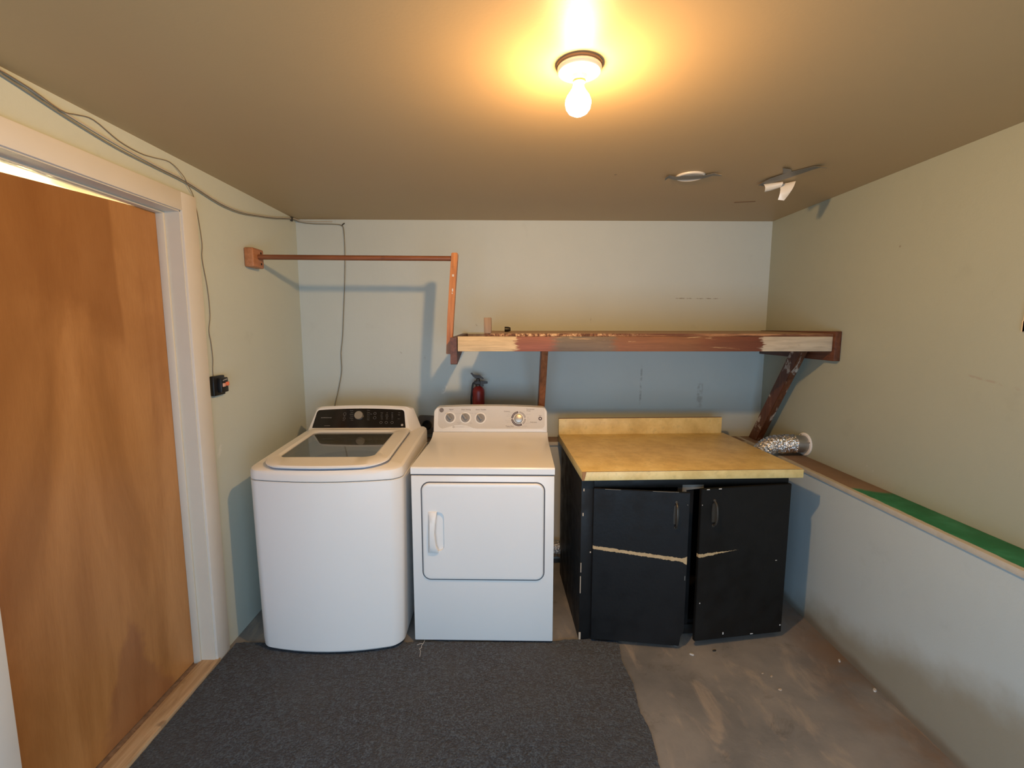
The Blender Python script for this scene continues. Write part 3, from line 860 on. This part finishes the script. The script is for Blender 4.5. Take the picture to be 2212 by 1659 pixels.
# ------------------------------------------------------------------ base cabinet with two doors, and its worktop
CA = R(1.7)
cb = thing('base_cabinet', 'black-painted base cabinet with two sagging doors under the yellow worktop', 'cabinet', (1.742, -.998, 0), CA)
CW, CD, CH = 1.035, .655, .845
b = bmesh.new()
box(b, 0, .020, .018, CD, 0, CH, .002); box(b, CW - .02, CW, .018, CD, .012, CH, .002)
box(b, .02, CW - .02, CD - .012, CD, .03, CH); box(b, .02, CW - .02, .02, CD - .012, .07, .085)
L('carcass', b, 'black_paint', cb)
b = bmesh.new()
box(b, 0, .062, 0, .018, 0, CH, .002); box(b, .062, CW, 0, .018, .795, CH, .002); box(b, CW - .03, CW, 0, .018, .02, .795, .002); box(b, .062, CW - .03, 0, .018, .02, .07, .002)
L('face_frame', b, 'black_paint', cb)
b = bmesh.new(); box(b, .478, .560, .004, .022, .03, .806, .002); L('centre_stile', b, 'black_paint', cb)
b = bmesh.new(); prism(b, [(.500, -.001, .690), (.518, -.001, .690), (.520, -.001, .782), (.606, -.001, .790), (.606, -.001, .808), (.500, -.001, .808)], (0, .006, 0)); L('bare_patch', b, 'grey_bare', cb, label='bare grey patch')
for (x, z, w, h) in ((.012, .79, .006, .014), (.010, .665, .006, .016), (.004, .39, .004, .05), (.003, .30, .004, .09), (.05, .47, .006, .008), (1.03, .63, .008, .014), (1.028, .46, .006, .014), (1.03, .42, .006, .022), (1.031, .30, .006, .016), (.004, .02, .010, .05)):
    L('paint_chip', box(bmesh.new(), x - w / 2, x + w / 2, -.0012, .001, z - h / 2, z + h / 2, .0004, 1), 'chip_tan', cb, smooth=False)
def cab_door(width, hinge_x, ang, side, scuff, z0, z1, hx, hz, notch):
    """side +1: hinged left, -1: hinged right; built along +x from the hinge, then swung"""
    nm = 'door_paint_l' if side > 0 else 'door_paint_r'
    black_paint(nm, scuff, (.0070, .0068, .0072) if side > 0 else (.0072, .0068, .0062))
    o = bpy.data.objects.new('cabinet_door', None)
    T = .019
    b = bmesh.new()
    w = width * side
    if notch: pts = [(0, z0), (w * .955, z0 - .004), (w * .965, z0 + .05), (w, z0 + .075), (w, z1 - .004), (0, z1)]
    else: pts = [(0, z0), (w, z0 + .004), (w, z1), (0, z1)]
    prism(b, [(x, -T, z) for x, z in pts], (0, T, 0))
    bmesh.ops.bevel(b, geom=b.edges[:], offset=.002, segments=2, affect='EDGES')
    d = L('door', b, nm, cb)
    d.location = (hinge_x, -.002, 0); d.rotation_euler = (0, 0, -R(ang) * side)
    # arched pull with back plate
    b = bmesh.new(); hxx = hx * side
    F = Frame((hxx, -T, hz), (1, 0, 0), (0, 0, 1))
    F.poly(b, [(-.011, -.045), (.011, -.045), (.013, 0), (.011, .045), (0, .056), (-.011, .045), (-.013, 0)], 0, .003)
    tube(b, [F.p(0, -.066, .002), F.p(0, -.058, .006), F.p(0, -.045, .020), F.p(0, -.015, .027), F.p(0, .015, .027), F.p(0, .045, .020), F.p(0, .058, .006), F.p(0, .066, .002)], .0052, 10)
    for v in (-.063, .063): lathe(b, [(.008, 0), (.007, .003), (.001, .005)], F.p(0, v, 0), 'z', 14, True, F.mat().to_3x3())
    L('pull', b, 'steel_dark', d)
    spots = [(.98, .92, .006, .004), (.2, .998, .10, .003), (.75, .997, .16, .003), (.985, .45, .004, .03)] if side > 0 else [(.985, .90, .004, .006), (.93, .996, .02, .006), (.80, .996, .02, .006), (.68, .038, .008, .016), (.96, .26, .006, .008), (.12, .50, .012, .004), (.02, .05, .01, .008), (.35, .012, .02, .006)]
    for fx, fz, w_, h_ in spots:
        x = fx * width * side; z = z0 + fz * (z1 - z0); w_ *= .75; h_ *= .75
        L('paint_chip', box(bmesh.new(), x - w_ / 2, x + w_ / 2, -T - .001, -T + .001, z - h_ / 2, z + h_ / 2, .0004, 1), 'chip_white' if side < 0 else 'grey_bare', d, smooth=False)
    return d
bpy.data.objects.remove(bpy.data.objects.get('cabinet_door'), do_unlink=True) if bpy.data.objects.get('cabinet_door') else None
cab_door(.448, .060, 9.2, 1, [(.0, .505, .448, .462, .0085, 0)], .022, .803, .388, .688, True)
cab_door(.482, 1.036, 7.0, -1, [(-.482, .478, -.20, .500, .0085, .22)], .030, .812, .412, .690, False)
for _o in [o for o in bpy.data.objects if o.name.startswith('cabinet_door')]: bpy.data.objects.remove(_o, do_unlink=True)

wt = thing('worktop', 'yellow laminate worktop with upstand resting on the black cabinet', 'worktop', (1.742, -.998, .846), CA)
b = bmesh.new(); box(b, -.004, 1.086, -.032, .775, 0, .0435, .0015); L('slab', b, 'laminate', wt)
b = bmesh.new(); box(b, -.004, 1.066, .757, .777, .0435, .148, .0015); bs = L('upstand', b, 'laminate', wt)
b = bmesh.new(); box(b, -.003, 1.065, .758, .776, .1478, .1492); L('upstand_edge', b, 'edge_brown', bs, label='brown raw edge')
b = bmesh.new(); prism(b, [(-.0045, -.0328, .0005), (.006, -.0328, .0005), (.012, -.0328, .024), (.016, -.0328, .043), (-.0045, -.0328, .043)], (0, .004, 0)); L('chipped_corner', b, 'bare_board', wt, label='chipped brown corner')
b = bmesh.new(); box(b, -.0045, 1.0865, -.0325, -.031, .0428, .0442); L('edge_line', b, 'edge_brown', wt)

# ------------------------------------------------------------------ shelf on brackets
sh = thing('timber_shelf', 'long rough timber shelf on two brackets along the back wall', 'shelf', (2.1, -.36, 1.38))
b = bmesh.new(); box(b, 1.121, 3.114, -.72, -.682, 1.449, 1.528, .003); link('front_rail', b, 'rail_wood', sh)
b = bmesh.new()
prism(b, [(1.262, -.719, 1.529), (3.114, -.719, 1.529), (3.114, -.719, 1.543), (1.262, -.719, 1.543)], (0, .002, 0)); 
fe = bmesh.new()
tp = link('shelf_board', (lambda bb: (prism(bb, [(1.262, -.717, 1.529), (1.262, -.001, 1.534), (1.262, -.001, 1.553), (1.262, -.717, 1.543)], (1.886, 0, 0)), bb)[1])(bmesh.new()), 'panel_wood', sh)
for v in b.verts:
    if v.co.z > 1.54: v.co.z += 0
link('board_edge', b, 'frayed_edge', tp, label='frayed front edge')
b = bmesh.new(); box(b, 1.121, 3.114, -.04, -.001, 1.449, 1.532, .002); link('back_rail', b, 'grey_wood', sh)
b = bmesh.new(); prism(b, [(1.084, -.735, 1.385), (1.084, -.715, 1.380), (1.084, -.40, 1.437), (1.084, -.001, 1.455), (1.084, -.001, 1.535), (1.084, -.735, 1.522)], (.034, 0, 0)); link('bracket', b, 'dark_wood', sh)
b = bmesh.new(); box(b, 3.116, 3.150, -.735, -.001, 1.398, 1.556, .003); link('bracket', b, 'dark_wood', sh)
def brace(x0, x1, top, bot, wd, mat):
    b = bmesh.new(); t = Vector((0, *top)); q = Vector((0, *bot)); d = (t - q).normalized(); nrm = Vector((0, -d.z, d.y)) * wd / 2
    if nrm.y > 0: nrm = -nrm
    # cut level at the top, and at the foot on the ledge
    def at(z, s): 
        p0 = q + nrm * s; k = (z - p0.z) / d.z; return p0 + d * k
    pts = [at(bot[1], 1), at(bot[1], -1), at(top[1], -1), at(top[1], 1)]
    prism(b, [(x0, p.y, p.z) for p in pts], (x1 - x0, 0, 0))
    bmesh.ops.bevel(b, geom=b.edges[:], offset=.003, segments=2, affect='EDGES')
    return link('brace', b, mat, sh)
brace(3.060, 3.100, (-.50, 1.449), (-.082, .822), .085, 'brace_streaked')
brace(1.582, 1.621, (-.44, 1.449), (-.078, .822), .085, 'brace_wood')
b = bmesh.new(); box(b, 1.260, 1.299, -.718, -.672, 1.544, 1.626, .002); link('stub_post', b, 'grey_wood', sh)

b = bmesh.new(); lathe(b, [(.017, 0), (.017, .010), (.013, .017), (.006, .018)], (0, 0, 0), 'x', 16)
for v in b.verts: v.co = Vector((v.co.x * 2.0, v.co.y, v.co.z * .9)) + Vector((1.368, -.38, 1.5645))
kn = tag(recentre(link('drawer_knob', b, 'black_plastic')), 'small black knob lying near the left end of the timber shelf', 'knob')

# ------------------------------------------------------------------ clothes rod
cr = thing('clothes_rod', 'brown wooden clothes rod between wall block and upright post', 'clothes rod', (.55, -.6, 1.944))
b = bmesh.new(); box(b, .0005, .050, -.655, -.545, 1.892, 1.992, .007, 3); bl = link('wall_block', b, 'block_wood', cr)
for z in (1.915, 1.972): link('screw_hole', lathe(bmesh.new(), [(.006, 0), (.006, .0015)], (.050, -.575, z), 'x', 12), 'hole_black', bl)
b = bmesh.new(); tube(b, [(.047, -.60, 1.949), (.55, -.60, 1.946), (1.090, -.60, 1.944)], .0135, 16, smooth=1); link('rod', b, 'stained_wood_x', cr)
b = bmesh.new()
pst = []
for z, x, w in ((1.430, 1.0475, .030), (1.60, 1.0555, .033), (1.80, 1.070, .0345), (1.962, 1.083, .035), (1.972, 1.086, .030)):
    pst.append([(x, -.625, z), (x + w, -.625, z), (x + w, -.575, z), (x, -.575, z)])
loft(b, pst, True, True, True); bmesh.ops.bevel(b, geom=[e for e in b.edges], offset=.0025, segments=2, affect='EDGES'); po = link('post', b, 'stained_wood_z', cr)
for x, z, w, h in ((1.092, 1.852, .010, .012), (1.088, 1.775, .007, .016), (1.086, 1.758, .005, .008)):
    link('paint_chip', box(bmesh.new(), x - w / 2, x + w / 2, -.6256, -.624, z - h / 2, z + h / 2, .0004, 1), 'chip_white', po, smooth=False)

# ------------------------------------------------------------------ ceiling bulb
BX, BY = 1.5715, -1.845
cl = thing('ceiling_light', 'bare glowing light bulb in a round porcelain ceiling holder', 'ceiling light', (BX, BY, H))
b = bmesh.new(); lathe(b, [(.0615, H - .0002), (.0615, H - .006), (.056, H - .007)], (BX, BY, 0), n=48); link('back_plate', b, 'scorch', cl)
b = bmesh.new(); lathe(b, [(.056, H - .006), (.0595, H - .010), (.0595, H - .016), (.056, H - .021), (.030, H - .027), (.0215, H - .029), (.0205, H - .040), (.018, H - .041), (.018, H - .030)], (BX, BY, 0), n=48, cap=False); link('holder', b, 'porcelain', cl)
b = bmesh.new(); lathe(b, [(.0175, H - .028), (.0175, H - .046), (.0135, H - .048)], (BX, BY, 0), n=28); link('screw_shell', b, 'old_brass', cl)
b = bmesh.new()
prof = [(.0135, H - .046), (.0145, H - .052), (.0165, H - .060), (.0225, H - .070), (.030, H - .080), (.0345, H - .091), (.0350, H - .100), (.0325, H - .112), (.0255, H - .122), (.014, H - .1285), (.001, H - .130)]
lathe(b, prof, (BX - .002, BY, 0), n=36); link('bulb', b, 'bulb_glow', cl, label='glowing pear-shaped bulb')

# the lamp inside: full strength downwards and sideways, weak up towards its own collar
_s = bpy.data.lights.new('bulb_lamp', 'POINT'); _s.energy = BULB_POWER; _s.color = BULB_COLOR; _s.shadow_soft_size = .030
_s.use_nodes = True; _nt = _s.node_tree; _em = _nt.nodes['Emission']
_ge = _nt.nodes.new('ShaderNodeNewGeometry'); _sx = _nt.nodes.new('ShaderNodeSeparateXYZ'); _rp = _nt.nodes.new('ShaderNodeValToRGB')
_nt.links.new(_ge.outputs['Incoming'], _sx.inputs[0]); _nt.links.new(_sx.outputs[2], _rp.inputs[0])
for _k, (_q, _v) in enumerate(((.045, 1.0), (.14, .60), (.34, .32), (.65, .17))):
    _e = _rp.color_ramp.elements[_k] if _k < 2 else _rp.color_ramp.elements.new(_q)
    _e.position = _q; _e.color = (_v, _v, _v, 1)
_nt.links.new(_rp.outputs[0], _em.inputs['Strength'])
_so = bpy.data.objects.new('bulb_lamp', _s); COL.objects.link(_so); _so.location = (BX - .002, BY, H - .097)

# ------------------------------------------------------------------ ceiling: round cover, tapes
rc = thing('ceiling_cover', 'round white cover held to the ceiling by a grey tape strip', 'ceiling cover', (2.238, -.925, H))
b = bmesh.new(); lathe(b, [(.066, H - .0002), (.066, H - .005), (.060, H - .008), (.056, H - .006), (.001, H - .006)], (2.235, -.925, 0), n=40); link('disc', b, 'tape_pale', rc)
def strip(bm, pts, w, wdir, th=.0008, sub=6):
    """tape: centre line pts, half width vector per point"""
    ringsA = []
    for i, p in enumerate(pts):
        p = Vector(p); wv = Vector(wdir[i] if isinstance(wdir, list) else wdir).normalized() * (w[i] if isinstance(w, list) else w) / 2
        up = Vector((0, 0, th))
        ringsA.append([p - wv, p + wv, p + wv + up, p - wv + up])
    loft(bm, ringsA, True, True, True)
b = bmesh.new(); strip(b, [(2.115, -.930, H - .018), (2.135, -.922, H - .004), (2.17, -.914, H - .0085), (2.235, -.922, H - .0085), (2.295, -.937, H - .0085), (2.325, -.965, H - .006), (2.350, -.995, H - .020)], [.038, .046, .050, .050, .048, .040, .014], (.25, 1, 0)); link('tape', b, 'duct_tape', rc)
ft = thing('loose_tape', 'torn grey tape hanging in flaps from the ceiling near the right wall', 'tape', (2.69, -.88, H))
b = bmesh.new(); strip(b, [(2.615, -.835, H - .016), (2.65, -.90, H - .007), (2.685, -.97, H - .004), (2.715, -1.03, H - .004), (2.735, -1.075, H - .006), (2.755, -1.10, H - .018)], [.035, .075, .07, .05, .04, .02], (1, .45, 0)); link('strip', b, 'duct_tape', ft)
b = bmesh.new(); strip(b, [(2.610, -1.055, H - .008), (2.635, -1.02, H - .003), (2.675, -.955, H - .0035)], [.045, .05, .06], (1, .3, 0)); link('strip', b, 'duct_tape', ft)
def flap(pts_top, pts_bot, mat):
    b = bmesh.new(); n = 5; rows = []
    for k in range(n + 1):
        t = k / n; rows.append([Vector(a) * (1 - t) + Vector(c) * t + Vector((0, -.010 * math.sin(math.pi * t) + (.004 if i % 2 else -.003) * t, 0)) for i, (a, c) in enumerate(zip(pts_top, pts_bot))])
    loft(b, [r + [p + Vector((0, .0012, .0004)) for p in reversed(r)] for r in rows], True, True, True)
    link('flap', b, mat, ft, angle=60)
flap([(2.622, -.85, 2.264), (2.66, -.862, 2.266), (2.70, -.875, 2.268)], [(2.630, -.845, 2.228), (2.664, -.850, 2.236), (2.698, -.86, 2.246)], 'tape_pale')
flap([(2.700, -.855, 2.262), (2.730, -.865, 2.266), (2.760, -.88, 2.270)], [(2.698, -.845, 2.192), (2.722, -.862, 2.186), (2.738, -.858, 2.208)], 'tape_pale')
b = bmesh.new(); strip(b, [(2.664, -.470, H - .0015), (2.72, -.480, H - .0012), (2.772, -.491, H - .0015)], .014, (.1, 1, 0)); tag(link('tape_strip', b, 'edge_brown'), 'thin dark tape strip stuck on the ceiling close to the back wall', 'tape')

# ------------------------------------------------------------------ cables
b = bmesh.new()
main = [(.008, -3.0, 2.268), (.008, -1.95, 2.262), (.007, -1.813, 2.252), (.007, -1.63, 2.222), (.007, -1.438, 2.199), (.007, -1.25, 2.192), (.007, -1.078, 2.186), (.007, -.853, 2.158), (.007, -.68, 2.158), (.007, -.517, 2.180), (.007, -.30, 2.215), (.008, -.07, 2.262),
        (.03, -.009, 2.258), (.12, -.007, 2.248), (.24, -.007, 2.246), (.300, -.007, 2.238), (.314, -.007, 2.20), (.315, -.007, 2.05), (.304, -.007, 1.85), (.292, -.007, 1.70), (.278, -.008, 1.52), (.262, -.008, 1.40), (.262, -.010, 1.28), (.235, -.012, 1.15), (.207, -.016, 1.03), (.200, -.018, .90), (.20, -.03, .835)]
tube(b, main, .0032, 8, smooth=4); tag(link('cable', b, 'cable_dark'), 'dark cable running under the ceiling and down the back wall behind the washer', 'cable')
b = bmesh.new()
tube(b, [(.008, -3.0, 2.271), (.008, -1.95, 2.270), (.006, -1.80, 2.262), (.006, -1.63, 2.234), (.006, -1.45, 2.214), (.006, -1.25, 2.202), (.006, -1.078, 2.196), (.006, -.853, 2.168), (.006, -.68, 2.168), (.006, -.50, 2.190), (.006, -.30, 2.223), (.008, -.07, 2.269), (.03, -.006, 2.268), (.10, -.006, 2.262), (.20, -.006, 2.262), (.24, -.006, 2.262)], .0032, 8, smooth=4)
tag(link('cable', b, 'cable_pale'), 'pale cable lying just above the dark cable under the ceiling', 'cable')
b = bmesh.new()
tube(b, [(.014, -2.2, 2.266), (.014, -1.80, 2.258), (.014, -1.66, 2.232), (.010, -1.595, 2.245), (.004, -1.525, 2.258), (.004, -1.425, 2.229), (.004, -1.33, 2.222), (.004, -1.26, 2.230), (.004, -1.169, 2.243), (.010, -1.105, 2.212), (.012, -1.080, 2.180), (.008, -1.045, 2.150), (.0035, -1.026, 2.112), (.003, -1.012, 2.06), (.004, -1.000, 1.95), (.004, -1.008, 1.88), (.004, -.985, 1.75), (.004, -.981, 1.632), (.004, -.998, 1.56), (.004, -.990, 1.504), (.004, -.985, 1.43), (.004, -.992, 1.375), (.006, -.994, 1.348)], .0016, 6, smooth=4)
tag(link('bell_wire', b, 'wire_brown'), 'thin brown wire looping down beside the door frame to the black button box', 'wire')
b = bmesh.new(); box(b, .002, .014, -.085, -.070, 2.248, 2.274, .002); tag(recentre(link('cable_staple', b, 'steel_dark')), 'dark cable staple in the upper left corner of the room', 'staple')
b = bmesh.new(); tube(b, [(.300, -.002, 2.236), (.312, -.016, 2.243), (.324, -.018, 2.250)], .0035, 8, smooth=1); tag(recentre(link('nail', b, 'steel_dark')), 'bent nail holding the dark cable on the back wall', 'nail')

# ------------------------------------------------------------------ wall button box
wb = thing('button_box', 'black wall button box with two orange buttons beside the door frame', 'wall switch', (.0, -.97, 1.25))
b = bmesh.new(); box(b, .0005, .020, -1.018, -.930, 1.255, 1.348, .004); link('base', b, 'black_plastic', wb)
b = bmesh.new(); box(b, .018, .040, -.992, -.936, 1.268, 1.338, .005); link('cover', b, 'black_plastic', wb)
b = bmesh.new(); box(b, .036, .0445, -.984, -.966, 1.296, 1.312, .0015); link('button', b, 'button_pink', wb, label='pale pink button')
b = bmesh.new(); box(b, .036, .0455, -.960, -.938, 1.298, 1.316, .0015); link('button', b, 'button_orange', wb, label='orange button')
b = bmesh.new()
BF = Frame((.0402, -.964, 1.327), (0, 1, 0), (0, 0, 1))
for k, (u, v) in enumerate(((-.016, -.002), (-.011, -.001), (-.006, .000), (-.001, .001), (.004, .001), (.009, .002), (.014, .002))): BF.rect(b, u, u + .0036, v - .002, v + .002, 0, .0006)
link('lettering', b, 'print_grey', wb, smooth=False)

# light switch plate right at the edge of view
b = bmesh.new(); box(b, W - .007, W - .0002, -1.715, -1.600, 1.56, 1.60, .002); box(b, W - .007, W - .0002, -1.715, -1.603, 1.56, 1.66, .002)
tag(recentre(link('switch_plate', b, 'ivory_plastic')), 'beige plate on the right wall at the edge of the picture', 'switch plate')

# ------------------------------------------------------------------ outlet behind the machines
ou = thing('dryer_outlet', 'dark grey outlet box with round black socket between washer and dryer', 'outlet', (.84, 0, .85))
b = bmesh.new(); prism(b, [(.778, -.001, .972), (.790, -.001, .852), (.930, -.001, .852), (.935, -.001, .968), (.80, -.001, .975)], (0, -.045, 0)); bmesh.ops.bevel(b, geom=b.edges[:], offset=.003, segments=2, affect='EDGES'); link('box', b, 'outlet_grey', ou)
b = bmesh.new(); lathe(b, [(.033, .044), (.033, .052), (.027, .054), (.024, .047)], (.838, 0, .914), 'y', 28); link('socket', b, 'hole_black', ou)

# ------------------------------------------------------------------ vent duct
vd = thing('vent_duct', 'crinkled silver foil vent duct running from the right wall behind the black cabinet', 'duct', (3.1, -.5, .82))
b = bmesh.new(); lathe(b, [(.068, W - .0005), (.068, W - .006), (.062, W - .009), (.052, W - .007)], (0, -.500, .889), 'x', 40); fl = link('wall_flange', b, 'white_plastic', vd)
for a in (-35, 60, 160): link('screw', lathe(bmesh.new(), [(.0035, W - .009), (.002, W - .0105)], (0, -.500 + .0585 * math.cos(R(a)), .889 + .0585 * math.sin(R(a))), 'x', 10), 'steel_dark', fl)
b = bmesh.new(); lathe(b, [(.051, W - .002), (.051, 3.060), (.0505, 3.058)], (0, -.500, .8895), 'x', 36, False); link('collar', b, 'galvanized', vd)
b = bmesh.new()
path = [Vector(p) for p in ((3.085, -.50, .8895), (3.04, -.50, .8895), (2.99, -.50, .889), (2.945, -.497, .878), (2.912, -.485, .845), (2.897, -.465, .79), (2.888, -.43, .70), (2.878, -.38, .55), (2.84, -.29, .33), (2.70, -.228, .18), (2.45, -.222, .115), (2.1, -.222, .095), (1.85, -.222, .10), (1.66, -.222, .115))]
dense = []
for i in range(len(path) - 1):
    p0 = path[max(i - 1, 0)]; p1 = path[i]; p2 = path[i + 1]; p3 = path[min(i + 2, len(path) - 1)]
    k = max(3, int((p2 - p1).length / .006))
    for q in range(k):
        t = q / k; dense.append(.5 * ((2 * p1) + (-p0 + p2) * t + (2 * p0 - 5 * p1 + 4 * p2 - p3) * t * t + (-p0 + 3 * p1 - 3 * p2 + p3) * t ** 3))
dense.append(path[-1])
rad = [.0535 + (.0018 if i % 2 else -.0018) + random.uniform(-.0007, .0007) for i in range(len(dense))]
tube(b, dense, rad, 18, False, 1)
for v in b.verts: v.co += Vector((random.uniform(-1, 1), random.uniform(-1, 1), random.uniform(-1, 1))) * .0026
link('foil_hose', b, 'crinkled_foil', vd, angle=14)

# ------------------------------------------------------------------ fire extinguisher
EX, EY = 1.192, -.075
fx = thing('fire_extinguisher', 'small red fire extinguisher standing behind the dryer under the shelf', 'fire extinguisher', (EX, EY, .82))
b = bmesh.new(); lathe(b, [(.034, .8205), (.040, .826), (.0405, .84), (.0405, 1.145), (.039, 1.160), (.032, 1.174), (.020, 1.184), (.0135, 1.188), (.0135, 1.196)], (EX, EY, 0), n=32); link('cylinder', b, 'extinguisher_red', fx)
b = bmesh.new()
lathe(b, [(.016, 1.172), (.017, 1.178), (.017, 1.195), (.013, 1.20), (.013, 1.235), (.009, 1.24)], (EX - .002, EY, 0), n=20)
box(b, EX - .028, EX + .014, EY - .013, EY + .013, 1.196, 1.222, .004); vv = link('valve', b, 'extinguisher_valve', fx)
b = bmesh.new()
prism(b, [(EX - .052, EY - .009, 1.272), (EX - .042, EY - .009, 1.275), (EX - .03, EY - .009, 1.262), (EX + .01, EY - .009, 1.258), (EX + .036, EY - .009, 1.238), (EX + .034, EY - .009, 1.232), (EX + .012, EY - .009, 1.240), (EX - .02, EY - .009, 1.238), (EX - .034, EY - .009, 1.250)], (0, .018, 0)); link('lever', b, 'extinguisher_valve', fx)
b = bmesh.new()
prism(b, [(EX - .01, EY - .009, 1.222), (EX + .030, EY - .009, 1.219), (EX + .062, EY - .009, 1.215), (EX + .062, EY - .009, 1.203), (EX + .034, EY - .009, 1.200), (EX + .036, EY - .009, 1.186), (EX + .020, EY - .009, 1.178), (EX + .008, EY - .009, 1.196)], (0, .018, 0)); link('handle', b, 'extinguisher_valve', fx)
b = bmesh.new(); tube(b, [(EX - .020, EY, 1.210), (EX - .033, EY - .004, 1.205), (EX - .039, EY - .006, 1.185), (EX - .043, EY - .008, 1.15), (EX - .0475, EY - .008, 1.10), (EX - .0475, EY - .008, 1.0)], .0065, 10); link('hose', b, 'rubber_dark', fx)

# ------------------------------------------------------------------ crumbs on the floor
def flake(name, x, y, z, s, rz, mat, label, cat, group=None):
    b = bmesh.new(); n = 7
    pts = [(math.cos(2 * math.pi * k / n) * s * random.uniform(.7, 1.1), math.sin(2 * math.pi * k / n) * s * random.uniform(.35, .6)) for k in range(n)]
    loft(b, [[(px, py, 0) for px, py in pts], [(px * .85, py * .85, s * .35) for px, py in pts]], True, True, True)
    o = link(name, b, mat, smooth=False); o.location = (x, y, z); o.rotation_euler = (0, 0, rz)
    return tag(o, label, cat, group)
G = 'pale paint flakes on the concrete'
flake('paint_flake', 2.96, -1.162, .0, .012, 1.1, 'chip_white', 'long white flake in the joint at the foot of the right wall, nearer the cabinet', 'paint flake', G)
flake('paint_flake', 2.985, -1.345, .0, .014, .9, 'chip_white', 'white flake in the joint at the foot of the right wall, nearer the camera', 'paint flake', G)
flake('paint_flake', 2.550, -1.238, .0, .006, .3, 'chip_tan', 'leftmost of the two pale flakes close together on the concrete', 'paint flake', G)
flake('paint_flake', 2.580, -1.258, .0, .008, .8, 'chip_tan', 'rightmost of the two pale flakes close together on the concrete', 'paint flake', G)
flake('paint_flake', 2.573, -1.336, .0, .010, .1, 'chip_tan', 'single pale flake on the concrete in front of the pair', 'paint flake', G)
flake('wood_splinter', 2.222, -1.035, .0, .022, .4, 'grey_bare', 'grey splinter on the floor under the gap between the cabinet doors', 'splinter', 'splinters below the cabinet doors')
flake('wood_splinter', 2.275, -1.110, .0, .012, -.5, 'chip_white', 'small pale splinter on the floor in front of the right cabinet door', 'splinter', 'splinters below the cabinet doors')
flake('wood_splinter', 2.395, -1.085, .0, .013, .2, 'steel_dark', 'dark crumb on the floor under the right cabinet door', 'crumb', 'splinters below the cabinet doors')
b = bmesh.new(); tube(b, [(.965, -1.000, .012), (.962, -1.02, .011), (.956, -1.04, .0105), (.958, -1.055, .011), (.950, -1.066, .011), (.957, -1.078, .0105), (.961, -1.12, .011)], .0011, 6); tube(b, [(.958, -1.026, .011), (.944, -1.028, .011), (.932, -1.034, .011)], .0009, 5)
tag(recentre(link('lint_thread', b, 'lint')), 'white lint thread on the carpet at the left foot of the dryer', 'thread')
